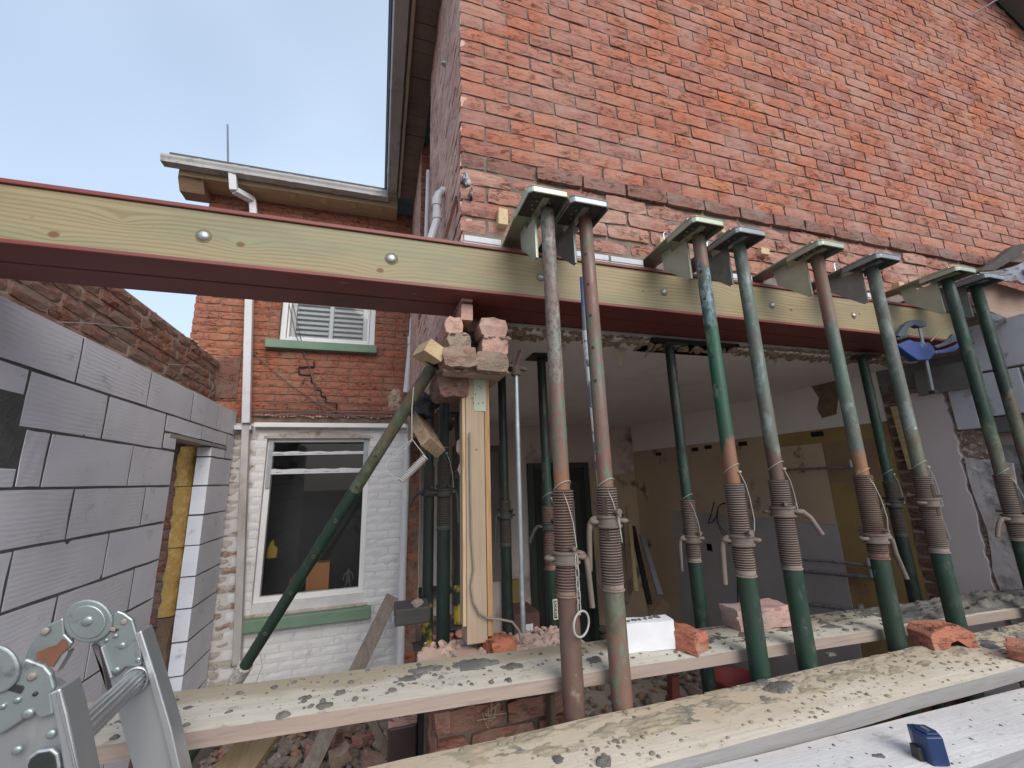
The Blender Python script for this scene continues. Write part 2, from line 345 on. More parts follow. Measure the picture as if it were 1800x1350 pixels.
def lay(parent, origin, ang, items, key, mt, limit=300, name='brick', n=9, rough=.0022, depth=.05, stuffname=None, cull=True, gx=5, gz=3, bev=.003, proud=.004, seed=3):
    """items: (u, z, len, high, out) in the wall's own frame; u along the wall, out = how far proud"""
    rd = random.Random(seed)
    R = Matrix.Translation(Vector(origin)) @ Matrix.Rotation(ang, 4, 'Z')
    big = [it for it in items]
    def area(it):
        p = [PROJ(R @ Vector((it[0]+a*it[2], 0, it[1]+b*it[3]))) for a, b in ((0, 0), (1, 0), (1, 1), (0, 1))]
        if any(q[0] > 9000 for q in p): return 0
        cx = sum(q[0] for q in p)/4; cy = sum(q[1] for q in p)/4
        if cx < -60 or cx > 1860 or cy < -60 or cy > 1410: return 0
        return abs(sum(p[i][0]*p[(i+1) % 4][1]-p[(i+1) % 4][0]*p[i][1] for i in range(4)))/2
    big.sort(key=lambda it: -area(it))
    solo = [it for it in big[:limit] if area(it) > 30]; rest = [it for it in big if it not in solo] if len(big) < 900 else big[len(solo):]
    stm = MB()
    cache = {}
    def shape(it):
        kk = key+'_%d_%d' % (round(it[2]*200), round(it[3]*200))
        return brick_set(kk, n if it[2] > .15 else 5, it[2], it[3], depth, rough, mt, gx=gx if it[2] > .15 else 3, gz=gz, bev=bev)
    for it in solo:
        raw, ms = shape(it); L = brick_L(it)
        o = bpy.data.objects.new(name, rd.choice(ms)); COL.objects.link(o)
        T = R @ Matrix.Translation(Vector((it[0], -it[4]+rd.uniform(-proud, proud)*.5, it[1]))) @ Matrix.Rotation(rd.uniform(-1, 1)*rough*2, 4, 'Y')
        reg(o, T, parent)
    for it in rest:
        raw, ms = shape(it); vs_, fs = rd.choice(raw)
        T = R @ Matrix.Translation(Vector((it[0], -it[4]+rd.uniform(-proud, proud)*.5, it[1])))
        stm.cr = rd.uniform(.01, 1); stm.add([T @ Vector(v) for v in vs_], fs)
    if rest and stm.v:
        put(stuffname or 'far_'+name+'s', stm, mt, parent, kind='stuff')
def brick_L(it): return it[2]
def bond(u0, u1, z0, rows, mod=.2265, ch=.0758, j=.010, out=0.0, rd=None, half_at=0, hole=None, start=None):
    """stretcher bond with half bricks at the u0 end; hole(u0,u1,z0,z1) -> True skips"""
    rd = rd or random.Random(int(u0*100+z0*77)); L = []
    for r in range(rows):
        z = z0+r*ch; u = u0; first = (r+half_at) % 2 == 0
        while u < u1-.03:
            l = (mod/2 if first else mod); first = False
            l = min(l, u1-u)
            jj = j*rd.uniform(.8, 1.25)
            if not (hole and hole(u, u+l, z, z+ch)): L.append((u+jj/2, z+j/2, l-jj, ch-j*rd.uniform(.85, 1.15), out))
            u += l
    return L

# ---- ground
GZ = -2.05
g = MB(); g.quad((-150, -150, GZ), (150, -150, GZ), (150, 150, GZ), (-150, 150, GZ))
put('ground', g, weathered('bare_earth', (.13, .105, .085), (.085, .07, .06), 5, .95, .8, 20, .02, c3=(.2, .17, .14), t3=(.5, .65), s3=3), kind='structure')

# ---- main brick house
HX, HY = .28, 1.5
house = thing('brick_house', (HX, HY, GZ), 'tall red brick house whose ground-floor wall is cut out under brackets', 'house')
def verge_z(x): return min(3.10+(x-HX+.3)*.62, 3.937+(5.592-x)*.617)
core = MB()   # mortar body of the gable, 12 mm behind the brick faces
top = [(HX+.012, HY+.009, .935), (6.9, HY+.009, .935), (6.9, HY+.009, verge_z(6.9)), (3.6, HY+.009, verge_z(3.6)), (HX+.012, HY+.009, verge_z(HX))]
core.prism([Vector(p) for p in top], (0, .215, 0))
gable = put('gable_wall', core, M['mortar'], house)
z0 = 1.357-5*.0758
items = bond(0, 6.6, z0, 56, j=.0082, rd=random.Random(5), hole=lambda a, b, c, d: d > verge_z(HX+(a+b)/2)-.02)
up = [it for it in items if it[1] > 1.345]; st = [it for it in items if 1.27 < it[1] < 1.345]; low = [it for it in items if it[1] < 1.27]
lay(gable, (HX, HY, 0), 0, up, 'face_brick', M['brick'], limit=232, rough=.0016)
lay(gable, (HX, HY, 0), 0, [(u, z, l, h, (.018 if u > .15 else 0)) for u, z, l, h, o_ in st], 'string_brick', M['brick_string'], limit=24, rough=.0022, stuffname='far_string_bricks', depth=.07)
rdl = random.Random(4)
lw = [(u, z, l, h, .002+rdl.uniform(-.006, .006)) for u, z, l, h, o_ in low]
lay(gable, (HX, HY, 0), 0, lw, 'low_brick', M['brick_dusty'], limit=44, rough=.0040, stuffname='far_low_bricks')
# chipped dark patch and white render fragment at the corner
q = MB(); q.rock((HX+.028, HY-.004, 1.215), .034, (.9, .25, .9), .3, 2, 5); q.rock((HX+.045, HY-.002, 1.15), .035, (1.0, .25, .6), .4, 2, 8)
put('render_fragment', q, weathered('chipped_render', (.55, .56, .58), (.40, .41, .42), 20, .8, .5, c3=(.05, .06, .07), t3=(.45, .5), s3=16), house)
# side wall above the side opening: x = HX, facing left, y from HY to 2.75 and, beyond the light well, to the rear house
sw = MB()
sw.box(HX+.005, HX+.225, HY+.23, 2.74, .60, 3.14); sw.box(HX+.005, HX+.225, 3.50, 4.63, .60, 3.14); sw.box(HX+.23, .9, 3.50, 3.72, .6, 3.14)
sw.box(HX+.011, HX+.224, 2.74, 3.50, .60, 1.28)
side = put('side_wall', sw, M['mortar_pale'], house)
def side_items(y0, y1, z0, z1):
    # local x runs towards -Y, so u is measured from y1
    n = int((z1-z0)/.0758+.5); return bond(0, y1-y0, z0, n, rd=random.Random(int(y0*10)))
lay(side, (HX, 2.75, 0), -pi/2, side_items(1.5, 2.75, .60, 3.12), 'side_brick', M['brick_side'], limit=0, rough=.0018, stuffname='side_bricks', proud=.002)
lay(side, (HX, 3.50, 0), -pi/2, side_items(2.75, 3.5, .60, 1.28), 'side_brick', M['brick_side'], limit=0, rough=.0018, stuffname='side_bricks', proud=.002)
lay(side, (HX, 4.63, 0), -pi/2, side_items(3.5, 4.63, .60, 3.12), 'side_brick', M['brick_side'], limit=0, rough=.0018, stuffname='side_bricks', proud=.002)
lay(side, (HX, 3.49, 0), 0, bond(0, .6, 1.28, 25), 'well_brick', M['brick_rear'], limit=0, stuffname='light_well_bricks')
# eaves: soffit boards, fascia, gutter (runs along Y at x about 0)
EZ = 3.10
sf = MB(); rdd = random.Random(2)
y = .9
while y < 4.25:
    h = rdd.uniform(.09, .13); sf.box(.125, HX+.02, y, y+h-.004, EZ+rdd.uniform(.0, .006), EZ+.022); y += h
put('soffit', sf, weathered('dark_soffit_board', (.20, .155, .13), (.13, .10, .085), 4, .8, .3, c3=(.18, .14, .11), t3=(.5, .7), s3=2.5), house)
f = MB(); f.box(.100, .122, .9, 4.24, EZ-.035, EZ+.10); put('fascia', f, wood('pale_fascia', (.42, .34, .26), (.36, .28, .21), 'y'), house)
def gutter_profile(): return [(-.022, .075), (-.022, .055), (-.012, .03), (-.010, .0), (.08, .0), (.088, .02), (.092, .075), (.086, .075), (.080, .008), (-.004, .008), (-.006, .03), (-.016, .058), (-.016, .075)]
gp = gutter_profile()
m = MB(); m.prism([Vector((x, .9, EZ-.03+z)) for x, z in gp], (0, 3.36, 0))
for yy in (1.6, 2.9, 3.9): m.prism([Vector((x*1.06-.002, yy, EZ-.034+z*1.08)) for x, z in gp], (0, .05, 0))
put('gutter', m, M['gutter'], house)
rf = MB(); rf.prism([Vector((-.03, .85, EZ+.10)), Vector((3.6, .85, verge_z(3.6)+.30)), Vector((3.6, .85, verge_z(3.6)+.34)), Vector((-.05, .85, EZ+.14))], (0, 5.2, 0))
rf.prism([Vector((3.6, .85, verge_z(3.6)+.30)), Vector((6.95, .85, verge_z(6.95)+.30)), Vector((6.95, .85, verge_z(6.95)+.34)), Vector((3.6, .85, verge_z(3.6)+.34))], (0, 5.2, 0))
put('roof', rf, weathered('slate_roof', (.09, .09, .10), (.07, .07, .075), 6, .8), house)
vs1 = MB()
vs1.prism([Vector((3.7, 1.22, verge_z(3.7))), Vector((6.9, 1.22, verge_z(6.9))), Vector((6.9, 1.22, verge_z(6.9)+.02)), Vector((3.7, 1.22, verge_z(3.7)+.02))], (0, .275, 0))
vs1.prism([Vector((3.7, 1.20, verge_z(3.7)-.02)), Vector((6.9, 1.20, verge_z(6.9)-.02)), Vector((6.9, 1.20, verge_z(6.9)+.16)), Vector((3.7, 1.20, verge_z(3.7)+.16))], (0, .022, 0))
put('verge_board', vs1, weathered('grey_verge_board', (.16, .165, .165), (.12, .125, .125), 4, .6), house)
# room behind the opening
cream = weathered('dull_cream_plaster', (.84, .79, .75), (.78, .72, .68), 2.2, .9, .15, 20, .004, c3=(.60, .54, .50), t3=(.6, .8), s3=1.4)
c = MB(); c.box(HX+.24, 3.35, 1.74, 5.1, .66, .70); c.box(.42, HX+.24, 4.64, 5.1, .605, .66); put('ceiling', c, cream, house)
tan = weathered('stripped_tan_wall', (.60, .45, .30), (.50, .365, .25), 1.6, .9, .3, 20, .004, c3=(.46, .35, .25), t3=(.55, .75), s3=3, c4=(.20, .13, .10), t4=(.60, .68), s4=4)
bw = MB(); bw.box(.20, 3.35, 5.1, 5.2, GZ, .66); bwall = put('back_wall', bw, weathered('brown_grey_room_wall', (.66, .57, .52), (.58, .50, .45), 1.3, .9, .15, c3=(.19, .145, .12), t3=(.55, .7), s3=1.5), house)
b2 = MB(); b2.box(2.66, 3.34, 5.09, 5.10, GZ, .02); put('stripped_patch', b2, tan, bwall)
fl = MB(); fl.box(.20, 3.35, 1.75, 5.1, GZ, GZ+.03); put('room_floor', fl, weathered('dusty_floor', (.42, .37, .32), (.34, .29, .25), 4, .95, .5, 14, .01, c3=(.36, .32, .28), t3=(.52, .68), s3=6), house)
hs = MB(); hs.box(.32, 6.9, 5.25, 5.45, .7, 3.1); hs.box(6.7, 6.9, 1.73, 5.25, .7, 3.1); put('rear_walls', hs, M['mortar'], house)
# torn lath and plaster edge of the ceiling just behind the steel
rl = random.Random(8)
lt = MB()
for i in range(150):
    x = .55+i*.0185; y0 = 1.715+rl.uniform(0, .02); ln = rl.uniform(.04, .12)
    lt.bar((x+rl.uniform(-.01, .01), y0, .672+rl.uniform(-.004, .006)), (x+rl.uniform(.0, .05), y0+ln, .655+rl.uniform(-.012, .004)), rl.uniform(.010, .02), .006)
for i in range(60):
    x = .55+i*.046; lt.rock((x, 1.74+rl.uniform(0, .07), .655), rl.uniform(.012, .03), (1.5, 1, .5), .4, 1, i)
put('torn_plaster_edge', lt, weathered('torn_lath', (.36, .27, .18), (.25, .18, .12), 30, .95, .5, c3=(.36, .30, .24), t3=(.5, .65), s3=25), house, kind='stuff')
for px, py, w_, h_ in ((985, 640, .055, .22), (1095, 645, .05, .10), (1140, 640, .03, .04), (1365, 655, .035, .06)):
    p = PY(px, py-22, 1.84); p.z = .652
    hx = MB(); hx.prism([p+Vector((-w_*.5, 0, 0)), p+Vector((w_*.6, .01, 0)), p+Vector((w_*.4, .03, -h_*.55)), p+Vector((w_*.05, .04, -h_)), p+Vector((-w_*.35, .02, -h_*.5))], (.002, .003, 0))
    put('hanging_lining_paper', hx, bpy.data.materials.get('torn_lining_paper') or weathered('torn_lining_paper', (.44, .35, .25), (.36, .30, .24), 8, .8, .2), house)

# ---- rear house
RY = 4.63; RXL = -1.80; RXR = HX
rear = thing('rear_house', (-.75, RY, GZ), 'rear wing of red brick with white painted ground floor and shuttered upper window', 'house')
cb = MB()
# wall bodies around the two windows
UW = (-1.03, -.09, 1.45, 2.62); LW = (-1.04, -.09, -1.04, .47)
for x0, x1, z0_, z1 in ((RXL+.01, UW[0], .60, 3.14), (UW[1], RXR+.6, .60, 3.14), (UW[0], UW[1], .60, UW[2]), (UW[0], UW[1], UW[3], 3.14)): cb.box(x0, x1, RY+.010, RY+.225, z0_, z1)
uw = put('upper_wall', cb, M['mortar_rear'], rear)
cb = MB()
for x0, x1, z0_, z1 in ((RXL+.01, LW[0], GZ, .60), (LW[1], .43, GZ, .60), (LW[0], LW[1], GZ, LW[2]), (LW[0], LW[1], LW[3], .60)): cb.box(x0, x1, RY+.0045, RY+.224, z0_, z1-.001)
lw_ = put('ground_floor_wall', cb, M['painted_joint'], rear)
def hole(a, b, c, d, Wd=UW):
    x0, x1 = RXL+a, RXL+b
    return x1 > Wd[0]-.0 and x0 < Wd[1] and d > Wd[2]+.01 and c < Wd[3]-.0
def clipwin(items, Wd, X0):
    out = []
    for u, z, l, h, o_ in items:
        x0, x1 = X0+u, X0+u+l
        if z+h > Wd[2]+.01 and z < Wd[3]-.01 and x1 > Wd[0] and x0 < Wd[1]:
            if x0 < Wd[0]-.04: out.append((u, z, Wd[0]-.003-x0, h, o_))
            if x1 > Wd[1]+.04: out.append((Wd[1]+.003-X0, z, x1-Wd[1]-.003, h, o_))
        else: out.append((u, z, l, h, o_))
    return out
it = bond(0, RXR-RXL, .665, 32, ch=.0755, rd=random.Random(31))
arch = lambda u, z: -1.09 < RXL+u < -.03 and UW[3]-.0 < z < UW[3]+.235
it = clipwin(it, UW, RXL); it = [q for q in it if not arch(q[0]+q[2]/2, q[1]+.03)]
lay(uw, (RXL, RY, 0), 0, it, 'rear_brick', M['brick_rear'], limit=270, rough=.0030, n=7, stuffname='upper_eaves_bricks')
ar = []
for i in range(14): ar.append((-1.10-RXL+i*.0765, UW[3]+.004, .0655, .225, .004))
lay(uw, (RXL, RY, 0), 0, ar, 'arch_brick', M['brick_rear'], limit=20, name='arch_brick', rough=.003, n=5)
it = bond(0, RXR-RXL+.10, -1.98, 34, ch=.0755, rd=random.Random(32), half_at=1)
it = clipwin(it, (LW[0], LW[1], LW[2]-.09, LW[3]+.05), RXL)
def split_at(L, xs):
    out = []
    for u, z, l, h, o_ in L:
        c = xs-RXL
        if u+.02 < c < u+l-.02: out += [(u, z, c-u-.001, h, o_), (c+.001, z, u+l-c-.001, h, o_)]
        else: out.append((u, z, l, h, o_))
    return out
it = bond(0, .43-RXL, -1.98, 34, ch=.0755, rd=random.Random(32), half_at=1)
it = clipwin(it, (LW[0], LW[1], LW[2]-.09, LW[3]+.05), RXL)
it = split_at(it, .295)
P1 = [q for q in it if RXL+q[0] > -1.27 and RXL+q[0]+q[2]/2 < .295]; P2 = [q for q in it if RXL+q[0] <= -1.27]; P3 = [q for q in it if RXL+q[0]+q[2]/2 >= .295]
lay(lw_, (RXL, RY, 0), 0, P1, 'painted_brick', M['painted'], limit=220, name='painted_brick', rough=.0014, n=7, bev=.0025, stuffname='low_painted_bricks', proud=.0015)
lay(lw_, (RXL, RY, 0), 0, P2, 'peeled_brick', M['peeled'], limit=60, name='peeled_brick', rough=.004, n=6)
lay(lw_, (RXL, RY, 0), 0, P3, 'bare_brick', M['brick_rear'], limit=40, name='bare_brick', rough=.003, n=6)
m = MB(); m.box(.296, .425, RY+.0035, RY+.005, GZ, .55); put('bare_joint', m, M['mortar_rear'], rear)
# stepped crack
ck = MB()
cr = [(515, 610), (545, 620), (545, 648), (548, 660), (547, 673), (557, 674), (557, 690), (566, 690), (566, 700), (574, 708)]
pts = [PY(552, 636, RY-.004), PY(552, 646, RY-.004), PY(525, 646, RY-.004), PY(526, 658, RY-.004), PY(547, 660, RY-.004), PY(547, 672, RY-.004), PY(553, 674, RY-.004), PY(554, 685, RY-.004), PY(564, 686, RY-.004), PY(565, 697, RY-.004), PY(573, 698, RY-.004), PY(572, 708, RY-.004), PY(592, 709, RY-.004), PY(592, 722, RY-.004)]
for a, b in zip(pts, pts[1:]): ck.bar(a, b, .012, .012, (0, 1, 0))
put('crack', ck, M['dark'], rear)
# niche where the leaf wall of the extension meets
nc = MB(); a = PY(384, 627, RY-.006); b = PY(418, 700, RY-.006); nc.box(a.x, b.x-.01, RY-.008, RY+.005, b.z, a.z); put('cut_out_niche', nc, M['brick_brown'], rear)
# windows
def frame(x0, x1, z0_, z1, y0, y1, t, mt, parent, name='frame'):
    m = MB(); m.box(x0, x0+t, y0, y1, z0_, z1); m.box(x1-t, x1, y0, y1, z0_, z1); m.box(x0+t, x1-t, y0+.001, y1-.001, z0_, z0_+t); m.box(x0+t, x1-t, y0+.001, y1-.001, z1-t, z1)
    return put(name, m, mt, parent, bevel=.004)
def glass_mat(name, base, rough=.03):
    k = NT(name, rough); k.col(base); k.b.inputs['Transmission Weight'].default_value = 1.0; k.b.inputs['IOR'].default_value = 1.45
    t = k.t; tr = t.nodes.new('ShaderNodeBsdfTransparent'); tr.inputs[0].default_value = (*base, 1); gl = t.nodes.new('ShaderNodeBsdfGlossy'); gl.inputs['Roughness'].default_value = rough
    fr = t.nodes.new('ShaderNodeFresnel'); fr.inputs[0].default_value = 1.5; mx = t.nodes.new('ShaderNodeMixShader')
    t.links.new(fr.outputs[0], mx.inputs[0]); t.links.new(tr.outputs[0], mx.inputs[1]); t.links.new(gl.outputs[0], mx.inputs[2])
    t.links.new(mx.outputs[0], t.nodes['Material Output'].inputs[0]); return k.m
M['glass'] = glass_mat('window_glass', (.93, .95, .95))
uwin = put('upper_window', (lambda m: (m.box(UW[0], UW[1], RY+.20, RY+.218, UW[2], UW[3]), m)[1])(MB()), weathered('pale_room_backing', (.5, .55, .6), (.45, .5, .55), 3), rear)
frame(UW[0], UW[1], UW[2], UW[3], RY+.06, RY+.12, .055, M['white_paint'], uwin)
frame(UW[0]+.06, UW[1]-.06, UW[2]+.06, UW[3]-.06, RY+.075, RY+.11, .022, M['white_paint'], uwin, 'sash')
m = MB(); m.quad((UW[0]+.08, RY+.10, UW[2]+.08), (UW[1]-.08, RY+.10, UW[2]+.08), (UW[1]-.08, RY+.10, UW[3]-.08), (UW[0]+.08, RY+.10, UW[3]-.08)); put('glass', m, M['glass'], uwin)
sh = MB(); sh.box(UW[0]+.08, UW[0]+.13, RY+.13, RY+.15, UW[2]+.06, UW[3]-.06); sh.box(UW[1]-.13, UW[1]-.08, RY+.13, RY+.15, UW[2]+.06, UW[3]-.06)
cxm = (UW[0]+UW[1])/2+.01; sh.box(cxm-.02, cxm+.02, RY+.128, RY+.152, UW[2]+.06, UW[3]-.06)
shp = put('shutter_frame', sh, M['white_paint'], uwin)
z = UW[2]+.085
while z < UW[3]-.1:
    for xa, xb in ((UW[0]+.135, cxm-.025), (cxm+.025, UW[1]-.135)):
        s_ = MB(); s_.prism([Vector((xa, RY+.125, z)), Vector((xa, RY+.165, z+.045)), Vector((xa, RY+.170, z+.042)), Vector((xa, RY+.130, z-.003))], (xb-xa, 0, 0)); o = put('slat', s_, M['white_paint'], uwin)
    z += .056
m = MB(); m.box(UW[0]-.10, UW[1]+.03, RY-.07, RY+.06, 1.36, UW[2]-.002); put('window_sill', m, M['green_paint'], rear, bevel=.006)
# lower window
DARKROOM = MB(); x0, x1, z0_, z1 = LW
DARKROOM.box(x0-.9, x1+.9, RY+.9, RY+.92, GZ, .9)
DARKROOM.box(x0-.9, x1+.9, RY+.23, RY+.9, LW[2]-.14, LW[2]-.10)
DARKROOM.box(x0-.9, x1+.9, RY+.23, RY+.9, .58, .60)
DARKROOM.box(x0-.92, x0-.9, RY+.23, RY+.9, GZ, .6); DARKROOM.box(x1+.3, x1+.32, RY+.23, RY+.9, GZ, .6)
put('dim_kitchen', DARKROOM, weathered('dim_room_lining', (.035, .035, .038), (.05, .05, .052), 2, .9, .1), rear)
lwin = put('ground_floor_window', (lambda m: (m.box(x0+.005, x1-.005, RY+.13, RY+.17, z0_-.06, z0_-.003), m)[1])(MB()), M['white_paint'], rear)
frame(x0, x1, z0_, z1, RY+.05, RY+.12, .05, M['white_paint'], lwin)
m = MB(); m.quad((x0+.05, RY+.09, z0_+.05), (x1-.05, RY+.09, z0_+.05), (x1-.05, RY+.09, z1-.05), (x0+.05, RY+.09, z1-.05)); put('glass', m, M['glass'], lwin)
for zt, hh in ((.315, .02), (.14, .028)):
    m = MB(); rt = random.Random(int(zt*100)); n = 14
    P = [Vector((x0+.03+(x1-x0-.06)*i/n, RY+.045+rt.uniform(-.004, .004), zt+rt.uniform(-.004, .004))) for i in range(n+1)]
    for a, b in zip(P, P[1:]): m.bar(a, b, .008, hh*rt.uniform(.85, 1.3), (0, 0, 1))
    m.bar(P[0]+Vector((0, 0, -hh*.9)), P[-1]+Vector((0, 0, -hh*.8)), .010, hh*.5)
    put('tape_strip', m, M['pvc'], lwin)
m = MB(); m.box(x0+.012, x0+.052, RY+.036, RY+.05, -.02, .42); m.box(x1-.06, x1-.012, RY+.036, RY+.05, .02, .44); put('side_tape', m, weathered('silver_tape', (.30, .32, .35), (.40, .42, .44), 12, .35, .5, 30, .01), lwin)
al = MB()   # shallow arched head
n = 12
pl = [Vector((x0-.03+(x1-x0+.06)*i/n, RY-.002, .475+.05*sin(pi*i/n))) for i in range(n+1)]
al.prism([Vector((x0-.03, RY-.002, .455))]+pl+[Vector((x1+.03, RY-.002, .455))], (0, .06, 0)); put('arched_head', al, M['peeled'], rear)
m = MB(); m.prism([Vector((x0-.06, RY-.015, LW[2]-.085)), Vector((x0-.06, RY+.13, LW[2]-.02)), Vector((x0-.06, RY+.13, LW[2]-.10)), Vector((x0-.06, RY-.015, LW[2]-.10))], (x1-x0+.10, 0, 0)); put('sloping_sill_top', m, weathered('sandy_sill_top', (.50, .43, .37), (.40, .33, .27), 9, .9, .4, c3=(.25, .17, .13), t3=(.55, .65), s3=12), rear)
m = MB(); m.box(x0-.09, x1+.075, RY-.08, RY+.005, LW[2]-.205, LW[2]-.103); put('window_sill', m, M['green_paint'], rear, bevel=.008)
m = MB(); a = PY(446, 750, RY-.07); b = PY(700, 750, RY-.07); m.box(a.x, RXR-.01, RY-.075, RY-.003, .555, .60); put('cover_strip', m, M['white_paint'], rear, bevel=.006)
rg = MB(); rr = random.Random(77)
for i in range(42):
    x = -1.14+i*.033; rg.rock((x, RY-.008, .675+rr.uniform(-.006, .006)+.008*sin(i*.7)), .013, (1.6, .8, rr.uniform(.4, 1.1)), .4, 1, i)
put('mortar_ledge', rg, weathered('pale_pink_mortar', (.48, .34, .28), (.4, .27, .21), 15, .9, .4), rear)
# rear eaves + gutter
RG = 4.28
m = MB(); m.box(-1.98, .10, RG+.10, RG+.125, EZ-.075, EZ+.06); m.box(-1.98, .10, RG+.126, RY, EZ-.072, EZ-.050); put('soffit_board', m, wood('pale_soffit_board', (.50, .38, .25), (.40, .29, .19), 'x', dark=.5), rear)
m = MB(); m.prism([Vector((-2.0, RG+.13, EZ+.05)), Vector((-2.0, RG+.13, EZ-.09)), Vector((-2.0, RG+.20, EZ-.19)), Vector((-2.0, RG+.35, EZ-.19)), Vector((-2.0, RG+.35, EZ+.2))], (.215, 0, 0)); put('barge_end', m, wood('brown_barge_timber', (.36, .23, .15), (.27, .17, .12), 'x', dark=.5), rear)
m = MB(); m.prism([Vector((-2.10, RG-.0+(x), EZ-.03+z)) for x, z in gp], (2.10, 0, 0))
for xx in (-1.80, -1.50, -1.40, -1.0, -.55, -.2): m.prism([Vector((xx, RG+x*1.06-.002, EZ-.035+z*1.09)) for x, z in gp], (.045, 0, 0))
put('gutter', m, M['gutter'], rear)
for xx in (-1.85, -1.55, -1.0, -.7, -.4, -.12):
    m = MB(); m.box(xx, xx+.05, RG+.13, RG+.20, EZ-.085, EZ-.0755); put('vent', m, M['wood_pale'], rear)
m = MB(); m.prism([Vector((-2.05, RG+.02, EZ+.07)), Vector((-2.05, RY+1.2, EZ+.75)), Vector((-2.05, RY+1.2, EZ+.79)), Vector((-2.05, RG+.02, EZ+.10))], (2.9, 0, 0)); put('roof', m, weathered('far_slate', (.09, .09, .1), (.07, .07, .07), 5), rear)
m = MB(); m.box(RXL+.01, RXL+.22, RY+.23, 8, GZ, 3.1); put('flank_wall', m, M['brick_rear'], rear)
# square downpipe with its swan neck
def flat_pipe(name, pts, w_, d_, mt, parent):
    m = MB()
    for a, b in zip(pts, pts[1:]): m.bar(a, b+(b-a).normalized()*.012, w_, d_, (0, 1, 0))
    return put(name, m, mt, parent, bevel=.006)
DY = 4.52
pp = [PY(409, 305, RG+.03), PY(411, 334, RG+.05), PY(444, 352, DY), PY(446, 372, DY), PY(438, 535, DY), PY(433, 742, DY)]
flat_pipe('downpipe', pp, .068, .062, M['pvc'], rear)
flat_pipe('lower_downpipe', [PY(433, 744, DY+.03), PY(430, 820, DY+.03), PY(417, 1165, DY+.03)], .062, .06, weathered('dirty_white_pipe', (.42, .39, .38), (.50, .48, .47), 4, .6, .1, c3=(.33, .26, .22), t3=(.5, .7), s3=3), rear)
m = MB(); a = PY(424, 752, DY+.05); m.box(a.x-.05, a.x+.09, DY+.01, DY+.10, a.z-.02, a.z+.02); put('pipe_clip', m, M['pvc'], rear)
# round waste pipes on the right
m = MB(); m.tube([PY(726, 560, 4.45), PY(724, 588, 4.48), PY(723, 600, 4.5), PY(714, 690, 4.5)], .034, 14); m.tube([PY(723, 592, 4.5), PY(722.5, 606, 4.5)], .040, 14); put('waste_pipe', m, M['pvc'], rear, ang=40)
m = MB(); m.tube([PY(716, 770, 4.5), PY(705, 1075, 4.5)], .036, 14); m.tube([PY(706.5, 1020, 4.5), PY(705, 1080, 4.5), PY(702.5, 1180, 4.5)], .040, 14); m.tube([PY(705, 1076, 4.5), PY(704.8, 1086, 4.5)], .052, 14); put('soil_pipe', m, M['pvc'], rear, ang=40)
# cables slung across the wall
cabm = weathered('grey_cable', (.10, .085, .08), (.16, .13, .12), 9, .6, 0)
for pl, r_ in (([(508, 535), (520, 590), (540, 633), (562, 712), (575, 730), (600, 737)], .005), ([(515, 535), (528, 592), (538, 630)], .005), ([(440, 722), (520, 722), (600, 724), (695, 726)], .006), ([(445, 730), (480, 731), (545, 727), (620, 731), (690, 733)], .006), ([(445, 620), (500, 668), (560, 710), (620, 733), (672, 746)], .004), ([(470, 707), (560, 710), (700, 710)], .004)):
    m = MB(); m.tube([PY(a, b, RY-.02) for a, b in pl], r_, 6); put('cable', m, cabm, rear)

# ---- thin mast behind the rear roof
t = thing('aerial_pole', PY(401, 300, 6.5), 'thin grey aerial pole rising behind the rear gutter', 'pole')
m = MB(); m.tube([PY(401, 300, 6.5), PY(400.5, 262, 6.5), PY(400, 219, 6.5)], [.014, .014, .012], 8); put('mast', m, weathered('dull_aerial_steel', (.10, .12, .15), (.12, .14, .17), 4, .5, 0), t, ang=40)
# ================================================================ left wall of the extension: grey blocks inside, red brick leaf outside
AX = -1.31
bwl = thing('block_wall', (AX-.05, 2.8, GZ), 'new wall of pale grey aerated blocks with a doorway, on the left', 'wall')
CZ = [.700, .475, .248, .020, -.207, -.434, -.661, -.888, -1.115, -1.342, -1.569, -1.796, -2.02]   # course joints, top down
rows = {0: [.55, 1.32, 1.66+.0, 2.337, 2.96, 3.584, 4.109, 4.60], 1: [.55, 1.4, 2.077, 2.596, 3.22], 2: [.55, 1.62, 2.256, 2.895, 3.41],
        3: [.55, 1.2, 1.80, 2.47, 3.104, 3.41], 4: [.55, 1.5, 2.187, 2.807, 3.41], 5: [.55, 1.2, 1.83, 2.491, 3.115, 3.41]}
rows[0] = [.55, 1.05, 1.70, 2.337, 2.96, 3.584, 4.109, 4.60]
m = MB()
m.box(AX-.095, AX-.0024, .56, 3.385, GZ, .690); m.box(AX-.095, AX-.0024, 3.385, 4.59, .368, .690); m.box(AX-.094, AX-.0025, 4.075, 4.595, GZ, .367)
joint = put('mortar_joints', m, M['block_mortar'], bwl)
rb = random.Random(12)
